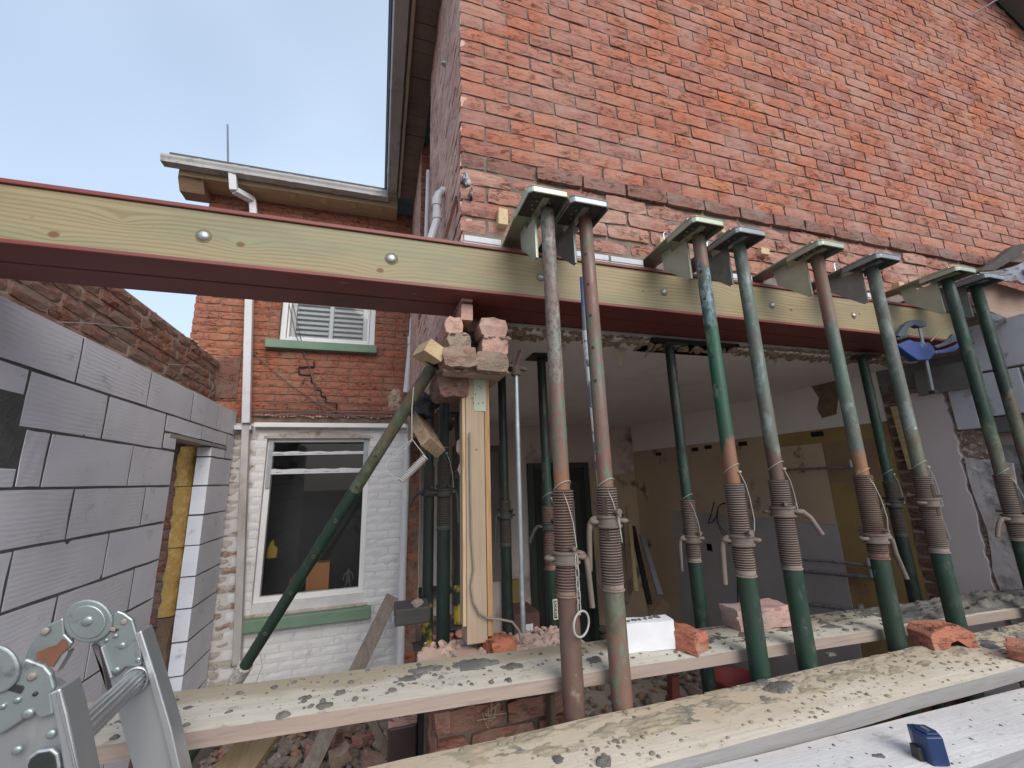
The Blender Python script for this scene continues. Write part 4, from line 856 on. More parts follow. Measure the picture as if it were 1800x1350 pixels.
def prop(label, group, x, y, zt, zb, zth, ztl, zc, up, low, thr='thread', col='collar', ha=.5, ht='hang', wire=0, tilt=None, ro=.0302, ri=.0242, slot=.5, top_plate=True, base='base', holes=True, name='steel_prop', chain=False, dr=0.0):
    """upright: zt top, zb base, zth/ztl thread top/bottom, zc collar height; up/low: [(z or None, material)] downwards"""
    t = thing(name, (x, y, zb), label, 'prop', group)
    L = lambda p: Vector((x, y, 0)) + Vector(p)
    zi = zth-.04
    m = MB(); m.lathe([(ri, zi), (ri, zt)], Matrix.Translation((x, y, 0)), 24); put('inner_tube', m, banded(up), t, ang=40)
    if holes:
        for k_ in range(5):
            zz = zt-.16-.115*k_
            if zz > zth+.03:
                m = MB(); a = ha+.9; T = Matrix.Translation((x, y, zz)) @ Matrix.Rotation(a, 4, 'Z') @ Matrix.Translation((ri-.0004, 0, 0)) @ Matrix.Rotation(pi/2, 4, 'Y')
                m.lathe([(.006, 0), (.006, .001), (.001, .0012)], T, 10); put('pin_hole', m, SLOT, t)
    m = MB(); m.lathe([(ro, zb), (ro, ztl)], Matrix.Translation((x, y, 0)), 28); put('outer_tube', m, banded(low), t, ang=40)
    m = MB(); pitch = .0078; pr = [(ri+.001, zth+.002), (ro, zth+.001)]; z = zth
    while z-pitch > ztl+.012: pr += [(ro-.0008, z), (ro+.0030, z-pitch*.20), (ro+.0030, z-pitch*.52), (ro-.0008, z-pitch*.74)]; z -= pitch
    pr += [(ro+.0006, z), (ro+.0008, ztl+.004)]
    m.lathe(pr, Matrix.Translation((x, y, 0)), 24, cap=False, groove=ro); put('thread', m, [G[thr], GROOVE], t, ang=50)
    m = MB(); m.tube([L(((ro+.001)*cos(2*pi*i/22), (ro+.001)*sin(2*pi*i/22), ztl)) for i in range(22)], .0032, 6, closed=True); put('weld_ring', m, G[thr], t, ang=40)
    if slot is not None:
        for a, ln in ((slot, (zth-.03, zc-.05)),):
            T = Matrix.Translation((x, y, 0)) @ Matrix.Rotation(a, 4, 'Z'); m = MB(); m.box(ro-.004, ro+.0034, -.0075, .0075, min(ln[1], ln[0]-.10), ln[0], T); put('slot', m, SLOT, t)
    # collar: nut with two flanges, lugs, a cranked handle and the pin
    cm = G[col]; m = MB(); h = .030
    m.lathe([(ro+.002, zc-h*.55), (ro+.0115, zc-h*.55), (ro+.0125, zc-h*.35), (ro+.0075, zc-h*.3), (ro+.007, zc+h*.35), (ro+.0115, zc+h*.42), (ro+.011, zc+h*.62), (ro+.002, zc+h*.62)], Matrix.Translation((x, y, 0)), 24, cap=False)
    put('collar', m, cm, t, ang=40)
    for sgn, a0 in ((1, ha), (-1, ha+pi)):
        T = Matrix.Translation((x, y, zc)) @ Matrix.Rotation(a0, 4, 'Z'); m = MB()
        m.tube([T @ Vector((ro+.016+.012*cos(2*pi*i/12), .012*sin(2*pi*i/12)*1.0, .0)) for i in range(12)], .0068, 8, closed=True)
        m.tube([T @ Vector((ro-.002, -.011, .002)), T @ Vector((ro+.012, -.011, .002))], .0055, 8)
        put('lug', m, cm, t, ang=50)
    T = Matrix.Translation((x, y, zc)) @ Matrix.Rotation(ha, 4, 'Z')
    hp = {'hang': [(ro+.008, 0, .010), (ro+.020, 0, .006), (ro+.030, 0, -.008), (ro+.034, 0, -.03), (ro+.040, 0, -.14)], 'out': [(ro+.010, 0, 0), (ro+.03, .0, .0), (ro+.05, .0, -.02), (ro+.075, .0, -.075)], 'long': [(ro+.006, 0, .014), (ro+.026, 0, .008), (ro+.036, 0, -.012), (ro+.040, 0, -.06), (ro+.062, 0, -.15)]}[ht]
    m = MB(); m.tube([T @ Vector(p) for p in hp], [.0100]*2+[.0088]*(len(hp)-3)+[.0080], 10); put('handle', m, cm if dr else G['collar' if col == 'collar' else 'collard'], t, ang=50)
    pa = ha+1.9; T = Matrix.Translation((x, y, zc+.030)) @ Matrix.Rotation(pa, 4, 'Z')
    m = MB(); m.tube([T @ Vector((-.052, 0, 0)), T @ Vector((.050, 0, 0))], .0062, 8); m.tube([T @ Vector((.046, 0, 0)), T @ Vector((.056, 0, 0))], .010, 8); put('pin', m, cm, t, ang=50)
    if wire:
        m = MB(); zz = zth+.03+.02*wire
        m.tube([L((( ri+.003)*cos(a), (ri+.003)*sin(a), zz+.018*cos(a*1+1.2))) for a in [2*pi*i/18 for i in range(18)]], .0016, 5, closed=True)
        T = Matrix.Translation((x, y, 0)) @ Matrix.Rotation(-pi/2+.35*wire, 4, 'Z')
        if wire > 0: m.rock(T @ Vector((ri+.004, 0, zz-.010)), .007, (1, 1, .8), .2, 1, 3)
        m.tube([T @ Vector(p) for p in ((ri+.003, 0, zz-.012), (ri+.012, .012, zz-.05), (ro+.008, .024, zz-.10), (ro+.010, .03, zz-.17), (ro+.006, .026, zc+.03))], .0016, 5)
        put('wire_tie', m, G['wire'], t)
    if chain:
        T = Matrix.Translation((x, y, 0)) @ Matrix.Rotation(-1.15, 4, 'Z'); z = zc+.01; m = MB()
        for k_ in range(5):
            ax = k_ % 2; pts = []
            for i in range(12):
                a = 2*pi*i/12; u = .0058*cos(a); v_ = .0155*sin(a)+(.0045 if sin(a) > 0 else -.0045)
                pts.append(T @ Vector((ro+.010+(u if ax else 0), (0 if ax else u), z-.018+v_)))
            m.tube(pts, .0018, 6, closed=True); z -= .030
        put('chain', m, G['wire'], t, ang=50)
        m = MB(); m.tube([T @ Vector((ro+.014+.002*sin(2*pi*i/24), .033*cos(2*pi*i/24), z-.030+.033*sin(2*pi*i/24))) for i in range(24)], .0032, 7, closed=True); put('chain_ring', m, G['wire'], t, ang=60)
    if top_plate: m = MB(); m.box(x-.07, x+.07, y-.07, y+.07, zt+.0005, zt+.009); put('head_plate', m, G['collard'], t, bevel=.004)
    m = MB(); m.box(x-.075, x+.075, y-.075, y+.075, zb-.008, zb-.0005); put('base_plate', m, G['collard'] if base == 'base' else base, t, bevel=.006)
    return t
zz = lambda px, py: PY(px, py, 1.22).z
FG = 'front row of props under the wall brackets'
front = [
 dict(x=.540, th=(985, 862), tl=(990, 1047), c=(990, 980), up=[(.30, 'mott'), (.02, 'mott2'), (None, 'rust')], low=[(None, 'brown')], thr='threadr', ha=-.2, ht='hang', wire=-1, chain=True, slot=-.75, label='brown rusted prop with a chain and ring hanging from its pin'),
 dict(x=.690, th=(1065, 857), tl=(1078, 1036), c=(1072, 916), up=[(.55, 'rustred'), (.22, 'mott2'), (.06, 'mott2'), (None, 'rustred')], low=[(-.45, 'greenrust'), (None, 'rustred')], ha=3.0, ht='hang', wire=-1, slot=-2.3, label='green and red mottled prop behind the white block, second of the front row'),
 dict(x=1.195, th=(1298, 850), tl=(1315, 1011), c=(1307, 949), up=[(.80, 'rustred'), (.56, 'bluescr'), (.10, 'brgreen'), (None, 'rust')], low=[(None, 'green')], ha=2.7, ht='hang', wire=1, slot=-.9, label='bright green prop with a white wire knot, third of the front row'),
 dict(x=1.400, th=(1372, 844), tl=(1389, 999), c=(1381, 899), up=[(.50, 'grngrey'), (.08, 'grngrey'), (None, 'brown')], low=[(None, 'green')], ha=-.9, ht='out', wire=1, slot=-.7, label='grey-green prop with a short clipped handle, fourth of the front row'),
 dict(x=1.840, th=(1515, 836), tl=(1530, 983), c=(1526, 947), up=[(.60, 'rustred'), (.06, 'grngrey'), (None, 'rust')], low=[(None, 'green')], thr='threadr', ha=-.25, ht='long', wire=-1, slot=-.6, label='grey-green prop with orange rust band and long dusty handle, fifth of front row'),
 dict(x=2.190, th=(1625, 838), tl=(1645, 971), c=(1633, 883), up=[(.15, 'grngrey'), (None, 'greenrust')], low=[(None, 'green')], ha=.1, ht='long', wire=1, slot=-1.7, label='dull green prop whose handle slants over the pink plaster, sixth of front row'),
 dict(x=2.745, th=(1745, 835), tl=(1762, 953), c=(1756, 914), up=[(.20, 'green'), (None, 'greenrust')], low=[(None, 'green')], ha=2.9, ht='out', wire=-1, slot=-1.5, label='dark green prop just right of the blue clamp, seventh of the front row'),
 dict(x=2.970, th=(1800, 834), tl=(1815, 953), c=(1810, 905), up=[(.35, 'green'), (None, 'greenrust')], low=[(None, 'green')], ha=2.8, ht='out', wire=-1, slot=-1.5, label='dark green prop at the right edge, last of the front row')]
for q in front:
    prop(q['label'], FG, q['x'], 1.22, .926, GZ+.01, zz(*q['th']), zz(*q['tl']), zz(*q['c']), q['up'], q['low'], thr=q.get('thr', 'thread'), ha=q['ha'], ht=q['ht'], wire=q['wire'], slot=q['slot'], top_plate=False, chain=q.get('chain', False))
# ---- brackets (tray on the prop, arm into the wall, web plate)
M['shade_grime'] = weathered('shade_painted_tray_underside', (.045, .04, .036), (.07, .062, .052), 14, .85, .5, 50, .003, c3=(.13, .11, .09), t3=(.58, .7), s3=18)  # shade beneath the bracket trays put into the colour of their undersides
def bracket(i, x, mt, lab, y0=1.125, zt=.945):
    t = thing('wall_bracket', (x, 1.20, .93), lab, 'bracket', 'wall brackets on top of the front props')
    hw, y1 = .076, 1.285
    out = [(x-hw, y1), (x-hw, y0+.014), (x-hw+.014, y0), (x+hw-.014, y0), (x+hw, y0+.014), (x+hw, y1)]
    m = MB(); m.prism([Vector((x+(a-x)*.93, b+.0035, zt-.0065)) for a, b in out], (0, 0, .003)); put('tray_underside', m, M['shade_grime'], t)
    m = MB(); m.prism([Vector((a, b, zt-.003)) for a, b in out], (0, 0, .006)); 
    oo = out; inn = [(x-hw+.006, y1), (x-hw+.006, y0+.017), (x-hw+.017, y0+.006), (x+hw-.017, y0+.006), (x+hw-.006, y0+.017), (x+hw-.006, y1)]
    for k_ in range(5):
        a, b = out[k_], out[k_+1]; c, d = inn[k_+1], inn[k_]
        m.prism([Vector((a[0], a[1], zt-.025)), Vector((b[0], b[1], zt-.025)), Vector((c[0], c[1], zt-.025)), Vector((d[0], d[1], zt-.025))], (0, 0, .0219))
    put('tray', m, mt, t, bevel=.0035)
    m = MB(); m.prism([Vector((a, b, zt+.0025)) for a, b in ((x-hw, 1.16), (x+hw-.02, 1.16), (x+.045, 1.42), (x+.035, 1.60), (x-.05, 1.60), (x-.06, 1.42))], (0, 0, .007))
    m.box(x-.012, x+.012, 1.16, 1.28, zt-.016, zt-.0035)
    put('arm_plate', m, mt, t, bevel=.002)
    xg = x-.014; m = MB()
    pl = [(1.252, .925), (1.252, .755), (1.262, .750), (1.395, .868), (1.405, .945), (1.335, .945), (1.335, .918), (1.275, .918), (1.262, .925)]
    m.prism([Vector((xg, a, b)) for a, b in pl], (.006, 0, 0)); m.prism([Vector((xg-.001, 1.244, .925)), Vector((xg-.001, 1.2515, .925)), Vector((xg-.001, 1.2515, .752)), Vector((xg-.001, 1.244, .752))], (.009, 0, 0))
    put('web_plate', m, mt, t)
    if i in (2, 3, 5, 0):
        m = MB(); hx_ = x-.05 if i != 3 else x-.03; m.tube([(hx_, 1.33, zt+.008), (hx_, 1.33, zt+.05), (hx_+.01, 1.33, zt+.06), (hx_+.07, 1.35, zt+.06), (hx_+.08, 1.35, zt+.05), (hx_+.08, 1.35, zt+.008)], .0035, 6); put('carry_handle', m, M['galv'], t, ang=50)
    m = MB()
    for a in range(8): m.lathe([(.0045, 0), (.0045, .006), (.001, .0065)], Matrix.Translation((x+.033*cos(a*pi/4), 1.215+.033*sin(a*pi/4), zt-.010)), 6)
    put('studs', m, mt, t)
labs = ['yellowish zinc bracket nearest the house corner, on the chained prop', 'grey bracket close beside the yellowish corner bracket', 'yellowish bracket third along with a wire carry handle behind it', 'scuffed grey bracket fourth along the row', 'green-tinted bracket fifth along with a bright edge', 'clean grey bracket sixth along with a wire loop on it', 'yellowish bracket above and right of the blue clamp', 'grey bracket at the far right beside the tarpaulin']
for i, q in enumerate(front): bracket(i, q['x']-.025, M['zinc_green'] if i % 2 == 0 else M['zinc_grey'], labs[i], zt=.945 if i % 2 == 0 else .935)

# ---- props inside the room
IG = 'props standing inside the room'
def inner(label, px, y, pth, ptl, pc, pb, up, low, thr='threadd', col='collard', ha=2.8, ht='out', wire=0, slot=None, zb=None, zt=.65, ptop=None, base='base', x=None):
    p = PY(px, pc, y); X_ = x if x is not None else p.x
    f = lambda v: PY(px, v, y).z
    return prop(label, IG, X_, y, zt, zb if zb is not None else GZ+.04, f(pth), f(ptl), p.z, up, low, thr=thr, col=col, ha=ha, ht=ht, wire=wire, slot=slot, base=base, holes=True)
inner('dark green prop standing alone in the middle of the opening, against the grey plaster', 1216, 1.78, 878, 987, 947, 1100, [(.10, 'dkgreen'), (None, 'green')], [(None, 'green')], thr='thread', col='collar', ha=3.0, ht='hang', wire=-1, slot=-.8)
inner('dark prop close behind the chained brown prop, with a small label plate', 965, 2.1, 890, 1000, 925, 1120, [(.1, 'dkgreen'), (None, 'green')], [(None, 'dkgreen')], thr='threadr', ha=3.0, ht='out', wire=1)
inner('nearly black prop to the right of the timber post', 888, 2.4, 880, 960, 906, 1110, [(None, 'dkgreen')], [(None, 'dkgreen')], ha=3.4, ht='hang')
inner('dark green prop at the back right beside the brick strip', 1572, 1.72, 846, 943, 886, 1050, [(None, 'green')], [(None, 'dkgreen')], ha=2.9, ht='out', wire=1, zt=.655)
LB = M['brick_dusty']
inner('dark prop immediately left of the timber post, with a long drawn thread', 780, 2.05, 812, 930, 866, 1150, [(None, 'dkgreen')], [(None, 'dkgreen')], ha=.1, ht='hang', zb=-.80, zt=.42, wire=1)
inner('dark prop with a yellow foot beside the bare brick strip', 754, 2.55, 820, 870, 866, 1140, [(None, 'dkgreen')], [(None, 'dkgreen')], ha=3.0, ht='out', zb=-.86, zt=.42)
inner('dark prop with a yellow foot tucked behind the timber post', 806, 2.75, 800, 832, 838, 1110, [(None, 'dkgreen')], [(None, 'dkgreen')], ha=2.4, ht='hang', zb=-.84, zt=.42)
YEL = weathered('yellow_paint_foot', (.42, .31, .03), (.36, .26, .03), 5, .6, .1, c3=(.012, .03, .018), t3=(.48, .56), s3=8)
for px, y, za, zb_ in ((754, 2.55, -.62, -.855), (806, 2.75, -.62, -.835)):
    x = PY(px, 866 if px == 754 else 838, y).x; par = [o for o in bpy.data.objects if o.get('category') == 'prop' and abs(o.matrix_basis.translation.x-x) < .001 and abs(o.matrix_basis.translation.y-y) < .001][0]
    m = MB(); m.lathe([(.0312, zb_), (.0312, za)], Matrix.Translation((x, y, 0)), 20); put('yellow_foot', m, YEL, par, ang=40)
# needle timbers over the inner props
t = thing('side_lintel', (.33, 2.6, .43), 'rough timber lintel running back over the side opening', 'lintel')
m = MB(); m.box(.285, .335, 1.76, 4.55, .44, .60); put('outer_timber', m, wood('tan_lintel_timber', (.36, .27, .19), (.28, .20, .14), 'y', dark=.5), t); m = MB(); m.box(.345, .50, 1.78, 4.55, .43, .60); put('inner_timber', m, M['wood_old'], t)
m = MB(); m.bar((.30, 1.80, .415), (.30, 4.4, .415), .045, .022); put('batten', m, M['wood_pale'], t)
t = thing('spreader_board', (1.6, 1.78, .66), 'dark board between the ceiling edge and the lone middle prop', 'board')
m = MB(); m.box(1.30, 1.85, 1.71, 1.90, .660, .676); put('board', m, M['dark'], t)

# ---- raking prop
rk_t = thing('raking_prop', PY(330, 1345, 2.75), 'long green drilled prop slanting in front of the window and wedged under the corner', 'prop')
A = Vector(PY(762, 640, 1.62)); B = Vector(PY(428, 1175, 2.42)); d = (B-A).normalized(); Lr = (B-A).length
RM = Matrix.Translation(A) @ d.to_track_quat('Z', 'Y').to_matrix().to_4x4()
def rakem(f, nm, mt, **k): m = MB(); f(m); return put(nm, m, mt, rk_t, **k)
rakem(lambda m: m.lathe([(.0245, 0), (.0245, Lr*.38)], RM, 24), 'inner_tube', G['greenrust'], ang=40)
rakem(lambda m: m.lathe([(.0245, Lr*.38), (.0245, Lr)], RM, 24), 'inner_tube', G['green'], ang=40)
rr_ = []
z_ = Lr-.02
while z_ < Lr+.42: rr_ += [(.0265, z_), (.033, z_+.003), (.033, z_+.006), (.0265, z_+.008)]; z_ += .0105
rakem(lambda m: m.lathe([(.022, Lr-.021)]+rr_, RM, 22), 'thread', weathered('bright_worn_thread', (.42, .40, .37), (.16, .15, .13), 90, .5, .2), ang=50)
rakem(lambda m: m.lathe([(.0305, Lr+.42), (.0305, Lr+1.1)], RM, 22), 'outer_tube', G['green'], ang=40)
vdir = -(A+B)/2; vdir = (vdir-d*vdir.dot(d)).normalized()
for k_, (px, py) in enumerate(((668, 801), (634, 854), (597, 912), (558, 974), (519, 1038), (475, 1108))):
    r_ = ray(px, py).normalized()
    # nearest point on the axis to the pixel ray
    w0 = A; b_ = d.dot(r_); den = 1-b_*b_; tt_ = (b_*r_.dot(w0)-d.dot(w0))/den; P = A+d*tt_
    vd = -P; vd = (vd-d*vd.dot(d)).normalized(); P = P+vd*.0240
    m = MB(); T = Matrix.Translation(P) @ vd.to_track_quat('Z', 'Y').to_matrix().to_4x4(); m.lathe([(.0072, -.002), (.0072, .0012), (.001, .0014)], T, 14); put('pin_hole', m, SLOT, rk_t)
    m = MB(); m.tube([T @ Vector((.0078*cos(2*pi*i/14), .0078*sin(2*pi*i/14), .0008)) for i in range(14)], .0012, 5, closed=True); put('hole_rim', m, G['greenrust'], rk_t)
m = MB(); m.box(-.06, .06, -.06, .06, -.009, -.001, RM); put('head_plate', m, G['collard'], rk_t, bevel=.004)
m = MB(); m.tube([B+Vector((.05, -.06, .14)), B+Vector((.075, -.07, .08)), B+Vector((.09, -.07, .02)), B+Vector((.07, -.07, -.04)), B+Vector((.08, -.07, -.12)), B+Vector((.03, -.06, -.2))], .002, 5); put('loose_wire', m, G['wire'], rk_t)

# ---- thin tube and painted pole beside the front props
t = thing('thin_steel_tube', (.513, 1.6, -.545), 'thin galvanised tube standing just right of the timber post', 'tube')
a = PY(907, 655, 1.60); b = PY(920, 1112, 1.60); m = MB(); m.tube([b, a], .0095, 14); put('tube', m, M['galv'], t, ang=50)
m = MB(); m.tube([a+Vector((0, 0, -.012)), a+Vector((0, 0, .03))], .019, 12); m.bar(a+Vector((-.03, 0, .03)), a+Vector((.045, 0, .015)), .02, .012); m.bar(a+Vector((-.02, 0, .04)), a+Vector((-.055, .02, .17)), .022, .012); m.bar(a+Vector((.0, 0, .03)), a+Vector((.03, .02, .10)), .02, .012); put('swivel_head', m, weathered('rusty_swivel', (.14, .09, .075), (.10, .065, .055), 14, .8, .5), t)
t = thing('painted_pole', PY(1062, 900, 1.30), 'slim pole with flaking white and blue paint tucked behind the second prop', 'pole')
def pole(a, b, r_, mt, nm): m = MB(); m.tube([PY(*a, 1.30), PY(*b, 1.30)], r_, 14); put(nm, m, mt, t, ang=50)
fl_ = weathered('flaking_white_paint', (.60, .61, .62), (.66, .66, .66), 10, .6, .2, c3=(.13, .16, .20), t3=(.50, .53), s3=13)
pole((1023, 488), (1026, 540), .0085, weathered('blue_pole_paint', (.06, .16, .38), (.09, .20, .42), 8, .5), 'blue_sleeve'); pole((1026, 540), (1028, 582), .0085, weathered('grey_blue_pole_paint', (.17, .21, .27), (.21, .24, .3), 8, .5), 'grey_sleeve')
pole((1028, 582), (1033, 642), .0105, fl_, 'upper_sleeve'); pole((1033, 643), (1055, 860), .0082, fl_, 'lower_pole'); pole((1055, 860), (1068, 1090), .0082, fl_, 'lower_pole')

# ---- timber post
t = thing('timber_post', (.37, 1.60, -.56), 'dusty pale timber post with a nail plate, holding up the broken brick corner', 'post')
m = MB(); m.box(.318, .392, 1.60, 1.70, -.56, .405); put('post', m, M['wood_post'], t, bevel=.003)
m = MB(); m.box(.3935, .412, 1.598, 1.66, -.54, .405); put('side_strip', m, wood('orange_split_timber', (.46, .27, .13), (.38, .21, .10), 'z', dark=.6), t)
m = MB(); m.box(.305, .3165, 1.603, 1.66, -.50, .405); put('left_strip', m, wood('split_timber', (.52, .38, .24), (.42, .29, .18), 'z', dark=.7), t)
a = PY(835, 662, 1.6); b = PY(853, 723, 1.6); m = MB(); m.box(a.x-.006, b.x+.003, 1.5975, 1.5995, b.z, a.z-.01); put('nail_plate', m, weathered('green_smeared_plate', (.42, .44, .34), (.36, .38, .30), 12, .7, .2), t)
m = MB(); rn = random.Random(1)
for px, py in ((843, 679), (836, 693), (832, 708), (841, 709), (849, 708), (845, 683), (838, 790), (830, 700)):
    p = PY(px, py, 1.5965); m.lathe([(.0022, 0), (.0022, .001), (.0005, .0012)], Matrix.Translation(p) @ Matrix.Rotation(pi/2, 4, 'X'), 8)
put('nail', m, M['dark'], t)
t = thing('grey_cable', PY(905, 1085, 1.59), 'dusty flex looping down the timber post and across the rubble', 'cable')
m = MB(); m.tube([PY(*p, 1.588) for p in ((826, 760), (827, 850), (829, 940), (833, 1000), (828, 1030), (832, 1058), (842, 1078), (858, 1087), (880, 1089), (900, 1093), (912, 1108), (916, 1125))], .0042, 7); put('flex', m, weathered('dusty_flex', (.22, .175, .145), (.27, .22, .18), 9, .8), t, ang=60)
t = thing('metal_bracket_rod', PY(722, 826, 1.60), 'coiled metal spring bundle hanging on wire in front of the soil pipe', 'wire bundle')
m = MB(); a = PY(748, 803, 1.6); b = PY(705, 846, 1.6); P = []
dd = (b-a); n = 170
sdv = dd.normalized().cross(Vector((0, 1, 0))).normalized()
for i in range(n): u = i/(n-1); an = 2*pi*17*u; P.append(a+dd*u+(Vector((0, 1, 0))*cos(an)+sdv*sin(an))*.0115)
m.tube(P, .0026, 6); m.tube([a, b], .006, 8); put('spring', m, weathered('dusty_spring_steel', (.40, .38, .37), (.30, .28, .27), 20, .6), t, ang=60)
m = MB(); m.tube([a, PY(724, 772, 1.6), PY(724, 720, 1.6), PY(727, 680, 1.6)], .002, 5); m.tube([PY(724, 772, 1.6), PY(690, 800, 1.6), PY(677, 818, 1.6), PY(683, 832, 1.6), b], .0018, 5); m.tube([PY(724, 774, 1.6), PY(716, 785, 1.6), PY(681, 812, 1.6)], .0015, 5); put('hanging_wire', m, G['wire'], t)

# ---- broken brick corner hanging over the post
t = thing('broken_brick_corner', (.33, 1.6, .39), 'ragged lump of old bricks left hanging under the end of the steel', 'brickwork')
rb2 = random.Random(33)
def loose(parent, c, sz, rz, mt, seed, ry=0, rx=0, nm='brick', rough=.006):
    m = MB(); raw = brick_meshes(1, sz[0], sz[2], sz[1], rough, seed, bev=rough)[0]
    T = Matrix.Translation(Vector(c)) @ Matrix.Rotation(rz, 4, 'Z') @ Matrix.Rotation(ry, 4, 'Y') @ Matrix.Rotation(rx, 4, 'X') @ Matrix.Translation((-sz[0]/2, -sz[1]/2, 0))
    vs_, fs = raw; fs = list(fs); m.add([T @ Vector(v) for v in vs_], fs+[[len(vs_)-12+i for i in range(12)]]); return put(nm, m, mt, parent)
BB = M['brick_broken']
def pb(px0, px1, pyb, pyt, y=1.5, d=.2, mt=BB, sd=1, ry=0, rz=0, rough=.007):
    rough = .0050
    a = PY(px0, pyb, y); b = PY(px1, pyt, y); cx_ = (a.x+b.x)/2; return loose(t, (cx_, y+d/2, min(a.z, b.z)), (b.x-a.x, d, abs(b.z-a.z)), rz, mt, sd, ry, 0, 'brick', rough)
pb(775, 838, 642, 609, sd=1, y=1.465, ry=-.05, rz=.08); pb(838, 896, 650, 620, sd=2, y=1.475, ry=.06, rz=-.05)
pb(784, 826, 609, 584, sd=3, rz=.1); pb(848, 894, 620, 590, sd=4, mt=M['brick_side'], ry=.03); pb(845, 893, 588, 560, sd=5, mt=M['brick_side']); pb(781, 816, 583, 558, sd=6, mt=M['brick_side'])
m = MB(); a = PY(778, 655, 1.51); b = PY(888, 560, 1.62)
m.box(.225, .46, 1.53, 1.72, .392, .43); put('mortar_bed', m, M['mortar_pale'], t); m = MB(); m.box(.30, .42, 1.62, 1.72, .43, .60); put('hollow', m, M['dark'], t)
m = MB()
for i in range(60): m.rock((rb2.choice((rb2.uniform(.22, .31), rb2.uniform(.38, .47))), 1.502+rb2.uniform(-.004, .02), rb2.choice((.468, .40, .54))+rb2.uniform(-.006, .006)), rb2.uniform(.004, .010), (1.6, 1, .6), .5, 1, i)
put('mortar_lumps', m, M['mortar_pale'], t, kind='stuff')
loose(house, (.262, 1.66, .315), (.12, .16, .12), .1, M['brick_brown'], 44, nm='corner_rubble')
t = thing('end_grain_block', PY(765, 640, 1.42), 'square offcut of softwood wedged on top of the raking prop', 'wood block')
m = MB(); c0 = PY(762, 618, 1.50); T = Matrix.Translation(c0) @ Matrix.Rotation(.5, 4, 'Y') @ Matrix.Rotation(.25, 4, 'Z'); m.box(-.038, .038, -.03, .12, -.026, .026, T); put('block', m, M['wood_pale'], t, bevel=.002)
t = thing('rough_timber_stub', PY(745, 770, 1.85), 'short rough-sawn timber stub poking out below the corner beside the raking prop', 'timber')
m = MB(); m.bar(PY(722, 716, 1.95), PY(762, 788, 1.70), .105, .05, (.5, .2, 1)); put('stub', m, wood('rough_brown_timber', (.33, .24, .16), (.24, .17, .11), 'y', dark=.7), t, bevel=.004)
m = MB()
for i in range(10): m.rock(PY(694+rb2.uniform(-6, 14), 700+rb2.uniform(-10, 14), 1.9), .02, (1, 1, 1), .5, 1, i)
put('mortar_clod', m, M['mortar_pale'], t)
t = thing('bundled_sacking', PY(746, 715, 1.8), 'dark crumpled plastic bag stuffed behind the raking prop', 'bag')
m = MB(); m.rock(PY(748, 716, 1.85), .055, (1, .8, 1.0), .5, 3, 17); put('bag', m, weathered('crumpled_black_plastic', (.03, .03, .035), (.05, .05, .055), 10, .3, 1.0, 25, .02), t, smooth=True)
t = thing('mortar_clump', PY(808, 785, 1.8), 'pale lump of old mortar stuck on the left side of the timber post', 'mortar lump')
m = MB(); m.rock(PY(811, 784, 1.68), .026, (.8, .7, 1.5), .5, 2, 3); m.rock(PY(811, 826, 1.66), .020, (.9, .7, 1.2), .4, 2, 4); put('lump', m, M['mortar_pale'], t)
# ================================================================ scaffold planks
def plank_mat(name, c1, c2, tanc, yband, grey, dark):
    k = NT(name, .78, 0, .3); v = k.vec(.06, 1, 1)
    y = k.n('ShaderNodeSeparateXYZ', (k.pos,)).outputs[1]
    c = k.mix(k.ramp(k.noise(24, 5, v, .6, .6), ((.35, 0), (.66, 1))), c1, c2)
    c = k.mix(k.ramp(k.noise(120, 4, v, .6), ((.5, 0), (.7, .35))), c, tuple(x*.6 for x in c2))
    yn = k.math('ADD', y, k.math('MULTIPLY', k.math('SUBTRACT', k.noise(3.2, 6, k.vec(.7, 1, 1), .62), .5), .22))
    m1 = k.n('ShaderNodeMapRange', (yn, yband[0], yband[1], 0.0, .9)).outputs[0]
    c = k.mix(m1, c, tanc)
    c = k.mix(k.ramp(k.noise(5, 6, k.vec(.6, 1, 1), .65), ((.50, 0), (.68, .75))), c, grey)
    c = k.mix(k.ramp(k.noise(28, 5, k.vec(.7, 1, 1), .7), ((.58, 0), (.70, .7))), c, dark)
    c = k.mix(k.ramp(k.noise(90, 4, k.pos, .7), ((.64, 0), (.72, .6))), c, tuple(x*.6 for x in dark))
    k.col(c); k.bump(k.math('ADD', k.noise(110, 4, v, .6), k.math('MULTIPLY', k.noise(60, 5), .8)), .35, .003); return k.m
PW1 = plank_mat('site_plank_pale', (.54, .51, .44), (.46, .425, .35), (.33, .275, .195), (1.37, 1.41), (.40, .37, .31), (.22, .19, .155))
PW2 = plank_mat('site_plank_brown', (.66, .585, .49), (.57, .50, .405), (.47, .38, .27), (1.00, 1.10), (.55, .475, .37), (.27, .235, .18))
PW3 = plank_mat('site_board_bleached', (.66, .65, .645), (.57, .56, .55), (.62, .57, .54), (.90, .97), (.52, .50, .49), (.34, .32, .30))
PE = wood('plank_edge', (.36, .285, .24), (.29, .225, .19), 'x', dark=.4)
